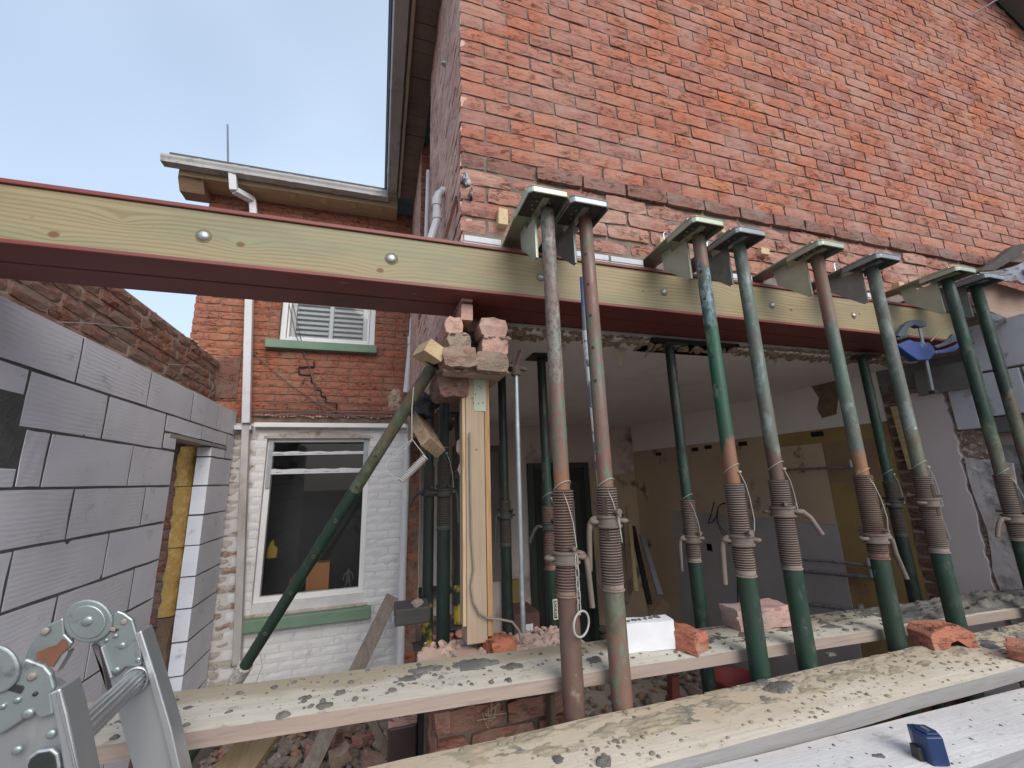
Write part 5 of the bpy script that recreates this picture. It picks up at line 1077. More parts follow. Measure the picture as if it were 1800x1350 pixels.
def plank(name, label, cx, x0, x1, yf0, yf1, yb0, yb1, z0_, z1, th, mt, me, seed, wane=.006):
    """yf front edge y (left,right), yb back edge; top z left,right"""
    t = thing(name, ((x0+x1)/2, (yf0+yb0)/2, min(z0_, z1)-th), label, 'plank', 'planks of the working platform')
    rd = random.Random(seed); n = 48; m = MB(); vs_ = []; fs = []; cols = 7
    for i in range(n+1):
        u = i/n; x = x0+(x1-x0)*u; yf = yf0+(yf1-yf0)*u+wane*.5*(noise.noise(Vector((x*3, seed, 0)))); yb = yb0+(yb1-yb0)*u+wane*(noise.noise(Vector((x*2.5, seed+9, 0)))); z = z0_+(z1-z0_)*u
        for c_ in range(cols):
            v = c_/(cols-1); e = .0035 if c_ in (0, cols-1) else 0
            vs_.append((x, yf+(yb-yf)*v, z-e+.0015*noise.noise(Vector((x*5, v*3, seed)))))
        vs_.append((x, yb, z-.010)); vs_.append((x, yb, z-th)); vs_.append((x, yf, z-th)); vs_.append((x, yf, z-.008))
    k_ = cols+4
    for i in range(n):
        for c_ in range(k_): c2 = (c_+1) % k_; fs.append((i*k_+c_, i*k_+c2, (i+1)*k_+c2, (i+1)*k_+c_))
    m.add(vs_, fs); m.mi = []
    for i in range(n):
        for c_ in range(k_): m.mi.append(0 if c_ < cols-1 else 1)
    m.add([], []); f0 = len(m.f); m.f += [list(range(k_)), [n*k_+c_ for c_ in range(k_)]]; m.r += [0, 0]; m.mi += [1, 1]
    put('board', m, [mt, me], t, ang=60)
    return t
zA = lambda x: -.530-.030*(x+.4)
pa = plank('scaffold_plank', 'mortar-splashed plank behind the front props, carrying the white block', 0, -.78, 3.34, 1.262, 1.275, 1.50, 1.475, zA(-.78), zA(3.34), .038, PW1, PE, 3)
zB = lambda x: -.632
pb_ = plank('scaffold_plank', 'sandy brown plank in front of the props with the notched red brick on it', 0, -.2, 3.34, .966, .958, 1.185, 1.188, zB(0), zB(0), .040, PW2, wood('plank_edge_grey', (.27, .26, .255), (.22, .205, .20), 'x', dark=.4), 5, .009)
zC = lambda x: -.640-.022*(x+.1)
pc_ = plank('scaffold_board', 'bleached grey-white board nearest the camera with the blue clamp end on it', 0, -.3, 3.3, .770, .775, .963, .953, zC(-.3), zC(3.3), .045, PW3, wood('board_edge_grey', (.30, .30, .31), (.24, .24, .25), 'x', dark=.4), 8, .004)
# ---- mortar droppings
def dollop(m, c, r, h, rd, el=1.0, rot=0, n=14):
    c = Vector(c); off = rd.uniform(0, 90); vs_ = []; rings = ((1.0, 0), (.86, .55), (.55, .95), (.0, 1.05))
    for k_, (q, hh) in enumerate(rings[:-1]):
        for i in range(n):
            a = 2*pi*i/n; rr = r*q*(1+.38*noise.noise(Vector((cos(a)*1.6+off, sin(a)*1.6, 0)))+.12*noise.noise(Vector((cos(a)*5+off, sin(a)*5, k_))))
            p = Vector((rr*cos(a)*el, rr*sin(a), 0)); p = Matrix.Rotation(rot, 3, 'Z') @ p
            vs_.append(c+p+Vector((0, 0, h*hh*(1+.5*noise.noise(Vector((a*2+off, q*4, 3)))))))
    vs_.append(c+Vector((0, 0, h*1.0)))
    fs = []
    for k_ in range(len(rings)-2):
        for i in range(n): j = (i+1) % n; fs.append((k_*n+i, k_*n+j, (k_+1)*n+j, (k_+1)*n+i))
    k_ = (len(rings)-2)*n
    for i in range(n): fs.append((k_+i, k_+(i+1) % n, len(vs_)-1))
    fs.append(list(range(n))[::-1]); m.add(vs_, fs)
def big_dollops(specs, zf, labels):
    for i, (px, py, r, h, el, rot) in enumerate(specs):
        z = zf(0)
        for _ in range(4): p = PZ(px, py, z); z = zf(p.x)
        rd = random.Random(int(px)); m = MB(); dollop(m, (p.x, p.y, z-.002), r, h, rd, el, rot, 20)
        for k_ in range(5):
            a = rd.uniform(0, 6.28); dollop(m, (p.x+r*el*.8*cos(a), p.y+r*.8*sin(a), z-.002), r*rd.uniform(.3, .55), h*.8, rd, 1.3, rot, 12)
        o = put('mortar_splat', m, M['mortar_wet'], None, ang=50); tag(o, labels[i], 'mortar', 'larger mortar splats on the planks')
big_dollops([(835, 1168, .034, .010, 2.0, .1), (745, 1178, .020, .008, 2.6, .2), (720, 1192, .017, .006, 2.2, .1), (570, 1240, .013, .006, 1.5, 0), (498, 1257, .011, .008, 1.3, .4), (900, 1172, .020, .007, 1.8, 0), (1045, 1160, .017, .009, 1.4, .2)], zA,
    ['broad grey mortar splat on the rear plank just left of the corner rubble', 'ragged grey mortar smear next to the broad splat on the rear plank', 'small mortar smear on the rear plank below the leaning grey board', 'flat mortar spot on the white stripe of the rear plank', 'leftmost knobbly mortar lump on the front edge of the rear plank', 'mortar splat on the rear plank just left of the chained prop', 'lumpy mortar splat on the rear plank between the first two props'])
big_dollops([(1370, 1208, .028, .009, 1.9, .2), (1340, 1200, .016, .008, 1.6, .1), (1460, 1150, .012, .007, 1.5, 0), (980, 1335, .0135, .006, 1.0, 0), (1062, 1342, .013, .016, 1.3, 0), (1735, 1130, .018, .008, 1.8, .1), (1760, 1108, .018, .012, 1.6, .1), (1740, 1136, .02, .006, 1.7, 0)], zB,
    ['wide rough mortar patch midway along the sandy brown plank', 'smaller mortar patch touching the wide patch on the sandy brown plank', 'brown pebble-like mortar lump on the sandy plank below the fourth prop', 'round flat mortar disc near the bottom edge on the sandy plank', 'upstanding dark mortar lump at the bottom edge of the sandy plank', 'thin mortar smear on the sandy plank right of the notched brick', 'raised mortar ridge at the back of the sandy plank near the right edge', 'dull green-grey smear on the sandy plank by the right-hand brick'])
big_dollops([(1635, 1230, .009, .008, 1.1, 0), (1648, 1309, .010, .003, 1.5, 0), (1655, 1330, .008, .004, 1.3, 0), (1545, 1330, .008, .005, 2.2, -.4), (1422, 1280, .006, .006, 1.2, 0)], zC,
    ['small dark mortar crumb alone in the middle of the bleached board', 'flat beige mortar flake behind the blue clamp end', 'dark mortar chip just right of the blue clamp end', 'squeezed mortar worm left of the blue clamp end', 'dark mortar crumb near the joint of the bleached board'])
# ridge of mortar at the right end of the rear plank
def heap_field(name, label, x0, x1, y0, y1, zf, hmax, mt, thr=.0, sd=1, nx=150, ny=34, taper=None):
    m = MB(); idx = {}; vs_ = []; fs = []
    H = {}
    for i in range(nx+1):
        for j in range(ny+1):
            x = x0+(x1-x0)*i/nx; y = y0+(y1-y0)*j/ny
            q = Vector((x*11, y*22, sd)); h = noise.fractal(q, .9, 2.2, 5)*.6+.25*noise.noise(q*4)-thr
            e = min(j/ny, 1-j/ny)*6; ex = min(i/nx, 1-i/nx)*8; h = (h+.35)*min(1, e+.12)*min(1, ex)
            if taper: h *= taper(x, y)
            H[i, j] = h; vs_.append((x, y, zf(x)-.001+max(0, h)*hmax))
    for i in range(nx):
        for j in range(ny):
            if max(H[i, j], H[i+1, j], H[i, j+1], H[i+1, j+1]) > .02: a = i*(ny+1)+j; fs.append((a, a+ny+1, a+ny+2, a+1))
    used = sorted({v for f in fs for v in f}); mp = {v: k_ for k_, v in enumerate(used)}
    m.add([vs_[v] for v in used], [[mp[v] for v in f] for f in fs])
    return tag(put(name, m, mt, smooth=True), label, 'mortar', None, 'stuff')
heap_field('mortar_ridge', 'long ridge of wet grey mortar along the right end of the rear plank', 1.92, 3.28, 1.285, 1.475, zA, .042, M['mortar_wet'], .02, 3, taper=lambda x, y: min(1, .45+max(0, (x-2.0)*.9)))
heap_field('sand_spill', 'sandy mortar spread along the back half of the sandy brown plank', .1, 3.2, 1.06, 1.182, zB, .013, weathered('sandy_mortar', (.40, .32, .22), (.28, .24, .175), 14, .95, .8, 60, .004, c3=(.17, .16, .135), t3=(.52, .64), s3=9), .27, 8, 420, 40)
heap_field('trodden_mortar', 'thin trodden mortar film in the middle of the rear plank', .85, 2.0, 1.30, 1.475, zA, .007, M['mortar_wet'], .30, 12, 260, 40)
for nm, zf, ylo, yhi, xlo, xhi, n, smax, lab in (('mortar_crumbs', zA, 1.275, 1.475, -.6, 2.5, 520, .010, 'grey mortar crumbs scattered over the rear plank'), ('sand_and_crumbs', zB, .975, 1.175, -.1, 2.6, 900, .0075, 'sand, grit and mortar crumbs scattered over the sandy brown plank'), ('board_crumbs', zC, .785, .945, .1, 2.0, 200, .0045, 'dark grit scattered thinly over the bleached board')):
    m = MB(); rd = random.Random(len(nm))
    cl = [(rd.uniform(xlo, xhi), rd.uniform(ylo, yhi)) for _ in range(40)]; n = int(n*1.1)
    for i in range(n):
        if rd.random() < .7: c_ = rd.choice(cl); x = c_[0]+rd.gauss(0, .07); y = c_[1]+rd.gauss(0, .025)
        else: x = rd.uniform(xlo, xhi); y = rd.uniform(ylo, yhi)
        if not (ylo < y < yhi and xlo < x < xhi): continue
        s = smax*(.18+.82*rd.random()**3); dollop(m, (x, y, zf(x)-.0006), s, s*rd.uniform(.3, .8), rd, rd.uniform(.8, 1.7), rd.uniform(0, 3), 7)
    tag(put(nm, m, M['mortar_wet'] if nm != 'sand_and_crumbs' else weathered('sandy_grit', (.27, .215, .15), (.14, .125, .105), 30, .95, .5, c3=(.34, .28, .19), t3=(.5, .6), s3=9), ang=60), lab, 'mortar crumbs', None, 'stuff')

# ================================================================ blocks and bricks lying on the planks
def lying(name, label, cat, c, sz, rz, mt, seed, rough=.005, ry=0, rx=0, group=None):
    m = MB(); nx, ny, nz_ = 7, 4, 4; off = seed*7.3
    bm = bmesh.new(); bmesh.ops.create_cube(bm, size=1); bmesh.ops.subdivide_edges(bm, edges=bm.edges[:], cuts=4, use_grid_fill=True)
    T = Matrix.Translation(Vector(c)) @ Matrix.Rotation(rz, 4, 'Z') @ Matrix.Rotation(ry, 4, 'Y') @ Matrix.Rotation(rx, 4, 'X')
    vs_ = []
    for v in bm.verts:
        p = v.co.copy(); e = sum(abs(abs(q)-.5) < 1e-3 for q in p); q = Vector((p.x*sz[0], p.y*sz[1], p.z*sz[2]))
        k_ = rough*(1.0 if e >= 2 else .35); q += Vector((noise.noise(q*30+Vector((off, 0, 0))), noise.noise(q*30+Vector((0, off, 0))), noise.noise(q*30+Vector((0, 0, off)))))*k_*1.6
        if e >= 2: q *= 1-rough*.35/ max(.03, q.length)*1.0
        vs_.append(T @ (q+Vector((0, 0, sz[2]/2))))
    m.add(vs_, [[v.index for v in f.verts] for f in bm.faces]); bm.free()
    return tag(put(name, m, mt, None, ang=35), label, cat, group)
lying('white_block', 'white aerated block offcut standing on the rear plank behind the second prop', 'block', (.868, 1.372, zA(.87)), (.215, .06, .088), -.16, M['white_block'], 1, .002)
m = MB(); rd = random.Random(4)
for i in range(7): m.rock((.80+i*.022, 1.37, zA(.87)+.090), rd.uniform(.006, .012), (1.3, 1, .5), .4, 1, i)
tag(put('mortar_bits', m, M['mortar_wet']), 'few grey mortar bits on top of the white block', 'mortar')
lying('red_brick', 'small red brick offcut on the rear plank, right of the white block', 'brick', (1.005, 1.335, zA(1.0)), (.082, .13, .062), .42, M['brick_loose'], 2, .007)
lying('pink_brick', 'dusty pink brick with a round pimple, on the rear plank behind the third prop', 'brick', (1.43, 1.44, zA(1.43)), (.235, .105, .075), -.10, M['brick_pink'], 3, .005)
m = MB(); p = PY(1296, 1088, 1.385); m.rock(p, .008, (1, .6, 1), .1, 2, 1); tag(put('round_pimple', m, M['brick_pink'], smooth=True), 'small round knob on the face of the dusty pink brick', 'brick knob')
# notched brick
nb = MB(); prof = [(-.085, 0), (-.03, 0), (-.012, .024), (.012, .026), (.040, .010), (.055, -.0), (.088, 0), (.080, .050), (.05, .066), (-.01, .072), (-.07, .066), (-.088, .045)]
T = Matrix.Translation((1.97, 1.145, zB(0))) @ Matrix.Rotation(-.22, 4, 'Z')
n = 5; vs_ = []; fs = []; rd = random.Random(2)
for k_ in range(n):
    for (a, b) in prof: vs_.append(T @ Vector((a+rd.uniform(-.003, .003), -.035+.085*k_/(n-1), max(0, b+(rd.uniform(-.004, .004) if b > 0 else 0)))))
L_ = len(prof)
for k_ in range(n-1):
    for i in range(L_): j = (i+1) % L_; fs.append((k_*L_+i, k_*L_+j, (k_+1)*L_+j, (k_+1)*L_+i))
fs += [list(range(L_)), [(n-1)*L_+i for i in range(L_)]]; nb.add(vs_, fs)
tag(put('broken_brick', nb, M['brick_loose'], ang=35), 'orange-red broken brick with a notch underneath, on the sandy plank between fifth and sixth props', 'brick', 'broken red bricks on the sandy plank')
lying('broken_brick', 'orange-red broken brick cut off by the right edge, on the front plank joint', 'brick', (2.075, .985, zB(0)), (.12, .07, .048), .3, M['brick_loose'], 7, .010, group='broken red bricks on the sandy plank')

# ---- blue clamp end on the front board
t = thing('clamp_jaw', (1.27, .83, zC(1.27)), 'dark blue plastic clamp end standing on the bleached board', 'clamp')
BL = weathered('dark_blue_plastic', (.022, .045, .125), (.018, .035, .10), 8, .38, .25, 40, .002, c3=(.06, .08, .12), t3=(.58, .7), s3=14)
m = MB(); z = zC(1.27); bx, by = 1.262, .815
T = Matrix.Translation((bx, by, z)) @ Matrix.Rotation(-.35, 4, 'Z')
m.prism([T @ Vector(p) for p in ((-.018, -.028, 0), (.020, -.028, 0), (.027, -.010, 0), (.022, .026, 0), (-.014, .030, 0), (-.024, .004, 0))], (-.004, .002, .058)); put('jaw', m, BL, t, bevel=.003)
m = MB(); m.prism([T @ Vector(p) for p in ((-.013, -.020, .0585), (.015, -.020, .0585), (.020, -.006, .0585), (.015, .018, .0585), (-.010, .021, .0585), (-.018, .002, .0585))], (0, 0, .003)); put('cap', m, BL, t, bevel=.0015)
m = MB(); m.prism([T @ Vector(p) for p in ((-.004, -.010, .0616), (.004, -.010, .0616), (.006, .006, .0616), (.0, .011, .0616), (-.006, .004, .0616))], (0, 0, .0012)); put('torn_pad', m, weathered('worn_pad', (.16, .15, .13), (.05, .06, .08), 60, .8), t)
m = MB(); m.box(-.034, -.022, -.012, .012, .0, .028, T); put('side_lip', m, M['black'], t, bevel=.002)

# ================================================================ blue bar clamp at the right end of the beam
t = thing('bar_clamp', PY(1632, 690, 1.36), 'blue quick-release bar clamp gripping the right end of the beam', 'clamp')
CB = weathered('blue_clamp_plastic', (.035, .065, .21), (.028, .05, .17), 8, .45, .2, 40, .002, c3=(.16, .19, .28), t3=(.60, .72), s3=10)
CG = weathered('grey_blue_clamp_rubber', (.07, .085, .115), (.05, .06, .085), 10, .6, .3)
def plate(pts, y0, th, nm, mt, bev=.004): m = MB(); m.prism([PY(a, b, y0) for a, b in pts], (0, th, 0)); return put(nm, m, mt, t, bevel=bev)
plate([(1577, 606), (1600, 597), (1607, 600), (1634, 602), (1642, 611), (1645, 620), (1635, 632), (1614, 633), (1598, 622)], 1.355, .036, 'trigger_body', CB)
plate([(1645, 616), (1660, 614), (1680, 607), (1690, 601), (1691, 608), (1680, 617), (1665, 620), (1645, 622)], 1.362, .022, 'grip', CB)
plate([(1643, 608), (1660, 602), (1672, 593), (1677, 586), (1683, 592), (1679, 601), (1665, 607), (1648, 612)], 1.368, .018, 'trigger', CG)
plate([(1579, 590), (1585, 579), (1594, 568), (1604, 562), (1618, 562), (1629, 565), (1630, 573), (1618, 575), (1608, 571), (1600, 575), (1595, 583), (1595, 590), (1590, 595)], 1.358, .030, 'hook_jaw', CG)
plate([(1575, 594), (1596, 589), (1597, 593), (1578, 598)], 1.358, .03, 'jaw_pad', M['black'], .002)
m = MB(); m.bar(PY(1616, 574, 1.375), PY(1640, 690, 1.375), .020, .006, (0, 1, 0)); put('bar', m, M['zinc_grey'], t); m = MB(); p = PY(1641, 690, 1.375); m.box(p.x-.016, p.x+.016, 1.362, 1.388, p.z-.006, p.z+.010); put('end_stop', m, M['black'], t, bevel=.002)
m = MB(); m.tube([PY(1636, 600, 1.352), PY(1648, 586, 1.352)], .004, 7); put('release_lever', m, weathered('dull_brass', (.25, .21, .13), (.2, .17, .1), 8, .5, metal=.5), t)

# ================================================================ sheets and boards at the far right
t = thing('tarpaulin', (3.6, 1.25, .98), 'grey plastic sheet bunched at the right edge against the red brick wall', 'tarpaulin')
m = MB(); nx, ny = 60, 18; rd = random.Random(2); vs_ = []; fs = []
def TP(u, v):
    ax = 1722+(1870-1722)*u; top = 478-16*min(1, u*1.8)+3*sin(u*7); bot = 486+26*u+3*sin(u*11)
    return PY(ax, top+(bot-top)*v, 1.31-.10*v+.02*sin(u*14+v*3)+.035*noise.noise(Vector((u*9, v*4, 0)))+.008*noise.noise(Vector((u*30+v*9, v*5, 2))))
for j in range(ny+1):
    for i in range(nx+1): vs_.append(TP(i/nx, j/ny))
for j in range(ny):
    for i in range(nx): a = j*(nx+1)+i; fs.append((a, a+1, a+nx+2, a+nx+1))
m.add(vs_, fs); o = put('sheet', m, weathered('grey_plastic_sheet', (.20, .20, .225), (.12, .12, .135), 5, .3, .6, 14, .02), t, smooth=True)
sd_ = o.modifiers.new('thick', 'SOLIDIFY'); sd_.thickness = .002
def slab(name, label, cat, pts, y0, th, mt, bev=.002):
    t = thing(name, PY(*pts[0], y0), label, cat); m = MB(); m.prism([PY(a, b, y0) for a, b in pts], (.0, th, .0)); put('sheet', m, mt, t, bevel=bev); return t
slab('roofing_felt', 'dark folded roofing felt sticking up at the right edge of the brick wall', 'felt', [(1724, 476), (1752, 458), (1784, 431), (1803, 427), (1812, 430), (1795, 446), (1772, 462), (1750, 475)], 1.36, .05, weathered('dark_felt', (.05, .04, .038), (.075, .06, .055), 12, .9, .5))
slab('folded_felt_end', 'brown rotten board end under the dark roofing felt', 'board', [(1776, 446), (1860, 440), (1860, 466), (1774, 460)], 1.40, .10, wood('rotten_board', (.14, .10, .08), (.09, .065, .05), 'x'))
slab('plywood_board', 'bare brown board propped between the last prop and the right edge', 'board', [(1712, 498), (1745, 495), (1860, 530), (1860, 592), (1800, 572), (1735, 545)], 1.30, .018, wood('brown_ply', (.33, .235, .185), (.27, .185, .145), 'x', dark=.3))
slab('black_polythene', 'black plastic flap below the bare brown board at the right', 'sheet', [(1738, 548), (1775, 560), (1860, 580), (1860, 596), (1768, 566), (1745, 578)], 1.285, .01, weathered('black_polythene', (.025, .027, .03), (.05, .05, .055), 9, .3, .8, 20, .02))

# ================================================================ folding ladder bottom left
LD = thing('folding_ladder', (-.55, 1.0, -1.0), 'folded aluminium multi-position ladder with big steel hinge plates, bottom left', 'ladder')
AL = weathered('ladder_aluminium', (.52, .54, .555), (.40, .41, .425), 8, .36, .15, 60, .001, metal=.7, st=(1, 1, .2), c3=(.55, .56, .57), t3=(.55, .7), s3=14)
HG = weathered('hinge_zinc', (.36, .40, .40), (.25, .29, .285), 9, .36, .2, 30, .0015, metal=.65, c3=(.085, .08, .065), t3=(.56, .70), s3=13, c4=(.46, .49, .48), t4=(.66, .74), s4=9)
RS = weathered('hinge_rust', (.20, .075, .04), (.12, .06, .04), 30, .8, .3)
YF, YN = 1.13, .865
def lp(pts, y0, th, nm, mt, bev=.0025, seg=2): m = MB(); m.prism([PY(a, b, y0) for a, b in pts], (0, th, 0)); return put(nm, m, mt, LD, bevel=bev, bseg=seg)
Z2 = lambda L: [(a/3.6475, 980+b/3.6475) for a, b in L]
def circ(cx, cy, rx, ry, n=28): return [(cx+rx*cos(2*pi*i/n), cy+ry*sin(2*pi*i/n)) for i in range(n)]
# far stile
lp(Z2([(655, 585), (905, 480), (1030, 900), (1185, 1480), (885, 1480), (745, 960)]), YF+.004, .022, 'stile', AL)
lp(Z2([(868, 490), (905, 468), (1000, 760), (1100, 1100), (1185, 1480), (1130, 1480), (1040, 1100), (930, 700)]), YF-.012, .045, 'stile_flange', AL)
lp(Z2([(640, 580), (655, 572), (720, 770), (705, 790)]), YF-.012, .03, 'stile_flange', AL)
lp(Z2([(690, 372), (718, 372), (752, 338), (800, 358), (850, 395), (872, 470), (905, 580), (908, 690), (880, 700), (800, 705), (745, 760), (700, 740), (650, 590), (625, 555), (560, 548)]), YF-.006, .008, 'hinge_plate', HG, .003)
lp(Z2(circ(560, 410, 158, 140)), YF-.012, .006, 'hinge_disc', HG, .004, 3)
lp(Z2(circ(558, 415, 118, 108)), YF-.0145, .003, 'disc_dish', HG, .002)
lp(Z2([(405, 385), (300, 432), (235, 495), (180, 580), (155, 645), (225, 660), (338, 712), (395, 620), (440, 585), (470, 545), (415, 490)]), YF-.003, .008, 'hinge_arm', HG, .003)
lp(Z2([(228, 610), (300, 580), (360, 560), (400, 520), (425, 535), (440, 580), (395, 612), (338, 700), (280, 680), (240, 665)]), YF-.0045, .0012, 'rust_patch', RS, .0005)
lp(Z2([(340, 705), (395, 618), (430, 600), (432, 618), (360, 740)]), YF+.0, .02, 'rear_stile_edge', AL, .001)
lp(Z2([(582, 560), (630, 565), (690, 860), (650, 870), (655, 720)]), YF+.03, .02, 'rear_strut', weathered('dull_strut', (.16, .15, .15), (.2, .19, .19), 8, .6), .001)
def rivet(px, py, r, y, mt=None, par=None, h=.003):
    p = PY(px, py, y); m = MB(); m.lathe([(r, 0), (r*.95, h*.6), (r*.6, h), (.0005, h*1.05)], Matrix.Translation(p) @ Matrix.Rotation(pi/2, 4, 'X'), 14, cap=False); put('rivet', m, mt or HG, LD, smooth=True)
RV = weathered('rusty_rivet', (.24, .20, .18), (.30, .27, .25), 30, .6, metal=.3)
for a, b, r, mt in ((560, 408, .0095, HG), (795, 412, .006, RV), (742, 502, .0045, HG), (683, 530, .004, HG), (622, 535, .003, HG), (783, 565, .0065, HG), (888, 655, .005, HG), (748, 722, .006, HG), (290, 472, .007, RV), (582, 345, .002, M['black'])): rivet(a/3.6475, 980+b/3.6475, r, YF-.0145 if (a, b) == (560, 408) else YF-.0062, mt)
lp(Z2([(655, 455), (700, 430), (745, 458), (765, 462), (735, 482), (690, 470)]), YF-.0078, .0016, 'latch_slot', M['black'], .0003)
lp(Z2([(672, 440), (738, 452), (735, 478), (672, 462)]), YF-.011, .004, 'latch_pin', weathered('latch_steel', (.28, .20, .17), (.34, .25, .21), 8, .5, metal=.3), .001)
# near stile
lp(Z2([(-200, 760), (330, 800), (420, 870), (520, 1480), (-200, 1480)]), YN+.004, .020, 'stile', AL)
lp(Z2([(312, 872), (386, 838), (430, 1000), (470, 1200), (525, 1480), (425, 1480), (380, 1200), (340, 1000)]), YN-.012, .045, 'stile_flange', AL)
for xx in (352, 372): lp(Z2([(xx, 870), (xx+4, 868), (xx+145, 1480), (xx+135, 1480)]), YN-.0135, .002, 'flange_groove', weathered('groove', (.2, .2, .21), (.22, .22, .23), 4, .6) if 'groove' not in bpy.data.materials else bpy.data.materials['groove'], .0002)
lp(Z2([(-200, 700), (90, 712), (138, 665), (165, 645), (285, 690), (330, 745), (352, 835), (330, 870), (345, 1010), (250, 1040), (200, 985), (140, 1050), (0, 1140), (-200, 1140)]), YN-.006, .008, 'hinge_plate', HG, .003)
lp(Z2(circ(-45, 720, 165, 160)), YN-.012, .006, 'hinge_disc', HG, .004, 3)
lp(Z2([(0, 800), (140, 822), (152, 835), (130, 875), (0, 840)]), YN-.0078, .0016, 'latch_slot', M['black'], .0003)
lp(Z2([(0, 803), (75, 815), (62, 842), (0, 832)]), YN-.011, .004, 'latch_pin', bpy.data.materials['latch_steel'], .001)
for a, b, r, mt in ((207, 762, .006, RV), (115, 912, .0045, HG), (22, 952, .004, HG), (182, 1000, .0068, HG), (330, 1130, .006, HG), (112, 1235, .006, HG), (228, 873, .003, M['black'])): rivet(a/3.6475, 980+b/3.6475, r, YN-.0062, mt)
# open rung end on the near stile
pts = Z2([(170, 1285), (235, 1240), (330, 1225), (370, 1260), (385, 1340), (375, 1480), (150, 1480), (150, 1330)])
lp(pts, YN-.010, .005, 'rung_collar', AL, .004, 3)
cxp = sum(p[0] for p in pts)/len(pts); cyp = sum(p[1] for p in pts)/len(pts)
lp([(cxp+(a-cxp)*.78, cyp+(b-cyp)*.80) for a, b in pts], YN-.0118, .0015, 'rung_bore', weathered('rung_bore_dark', (.012, .03, .02), (.02, .02, .02), 4, .6), .001)
# rung with ribs
a = PY(238, 1196, YF-.002); b = PY(128, 1300, YN+.02); m = MB(); dd = (b-a).normalized(); T0 = Matrix.Translation(a) @ dd.to_track_quat('Z', 'Y').to_matrix().to_4x4(); Lr2 = (b-a).length
prof = []
for i in range(48):
    an = 2*pi*i/48; r_ = .0185*(1+.0)+(.0010 if (i % 3 == 0) else -.0006); prof.append((r_*cos(an)*.92, r_*sin(an)*1.12))
vs_ = [T0 @ Vector((p[0], p[1], z)) for z in (0, Lr2) for p in prof]; m.add(vs_, [(i, (i+1) % 48, 48+(i+1) % 48, 48+i) for i in range(48)]+[list(range(48))[::-1], list(range(48, 96))]); put('rung', m, AL, LD)
m = MB(); m.tube([T0 @ Vector((.0205*cos(2*pi*i/24), .0235*sin(2*pi*i/24), .004)) for i in range(24)], .003, 6, closed=True); put('rung_weld', m, AL, LD, ang=60)

# ================================================================ yard and low wall under the planks
M['stump'] = brick_mat('dusty_red_stump_brick', [(.42, .17, .12), (.36, .14, .10), (.44, .20, .15)], dust=(.40, .27, .21), dustamt=(.45, .7), bump=1.0)
t = thing('low_broken_wall', (.6, 1.6, GZ), 'stump of the old brick wall left below the planks, its end broken away', 'wall')
m = MB(); m.box(.21, .70, 1.532, 1.72, GZ, -.64); m.box(.70, 3.3, 1.555, 1.72, GZ, -1.25); stb = put('wall_core', m, M['mortar'], t)
rw = random.Random(10)
sb = []
for r in range(18):
    z = -.70-.0765*r; u = 0 if r % 2 else -.115
    while u < .50:
        l = .225; a_ = max(u, 0); 
        if u+l-a_ > .05: sb.append((a_+.006, z, min(u+l, .5)-a_-.012, .066, rw.uniform(-.012, .012)))
        u += l
lay(stb, (.20, 1.505, 0), 0, sb, 'stump_brick', M['stump'], limit=60, name='brick', rough=.006, n=8, depth=.06, bev=.006)
lay(stb, (.195, 1.72, 0), -pi/2, [(.0, -.70-.0765*r, .21, .066, 0) for r in range(17)], 'stump_end', M['brick_dusty'], limit=30, name='end_brick', rough=.008, n=6, depth=.05)
lay(stb, (.70, 1.52, 0), 0, [(.006+.23*i-(.115 if r % 2 else 0)+(.115 if r % 2 else 0), -1.33-.0765*r, .214, .066, rw.uniform(-.01, .01)) for r in range(9) for i in range(11)], 'low_course', M['brick_brown'], limit=100, name='brick', rough=.008, n=8, depth=.06, bev=.006)
ph = random.Random(40)
heap_field('rubble_bed', 'dusty bed of crushed brick on top of the wall stump beside the post', .17, .80, 1.49, 1.76, lambda x: -.632, .045, M['crushed'], -.55, 21, 70, 34)
dustb = M['brick_dusty']
heap = MB()
def rubble(m, n, fx, fy, fz, s0, s1, rd):
    for i in range(n): m.rock((fx(), fy(), fz()), rd.uniform(s0, s1), (rd.uniform(.8, 1.5), rd.uniform(.7, 1.2), rd.uniform(.5, .9)), .45, 1, rd.randint(0, 9999))
rubble(heap, 900, lambda: ph.uniform(.18, .72), lambda: ph.uniform(1.49, 1.76), lambda: -.615+ph.uniform(-.02, .030), .004, .014, ph)
rubble(heap, 60, lambda: ph.uniform(.18, .70), lambda: ph.uniform(1.55, 1.76), lambda: -.61+ph.uniform(-.02, .02), .016, .03, ph)
tag(put('crushed_brick', heap, M['crushed']), 'crushed pink brick and mortar rubble on the wall stump round the timber post', 'rubble', None, 'stuff')
for i, (px, py, sz, rz, lab) in enumerate(((880, 1112, (.09, .11, .055), .25, 'dusty pink brick half buried in rubble just right of the timber post'), (823, 1150, (.09, .11, .045), .3, 'dusty pink brick lying at the foot of the timber post'), (762, 1160, (.10, .12, .045), -.1, 'pink brick at the left end of the wall stump under a yellow-footed prop'))):
    p = PY(px, py, 1.56); lying('rubble_brick', lab, 'brick', (p.x, 1.60, -.625+(.02 if i == 0 else 0)), sz, rz, M['crushed'] if i else M['brick_loose'], 10+i, .008, group='dusty bricks round the post foot')
# remains of the side wall carrying the props at the side opening
t = thing('side_wall_stump', (.35, 2.9, GZ), 'low remains of the side wall carrying the yellow-footed props', 'wall')
m = MB(); m.box(.275, .62, 1.86, 3.1, GZ, -.88); put('stump', m, M['brick_brown'], t)
m = MB(); rubble(m, 160, lambda: ph.uniform(.28, .62), lambda: ph.uniform(1.88, 3.05), lambda: -.875+ph.uniform(-.01, .02), .008, .03, ph); put('loose_rubble', m, dustb, t, kind='stuff')
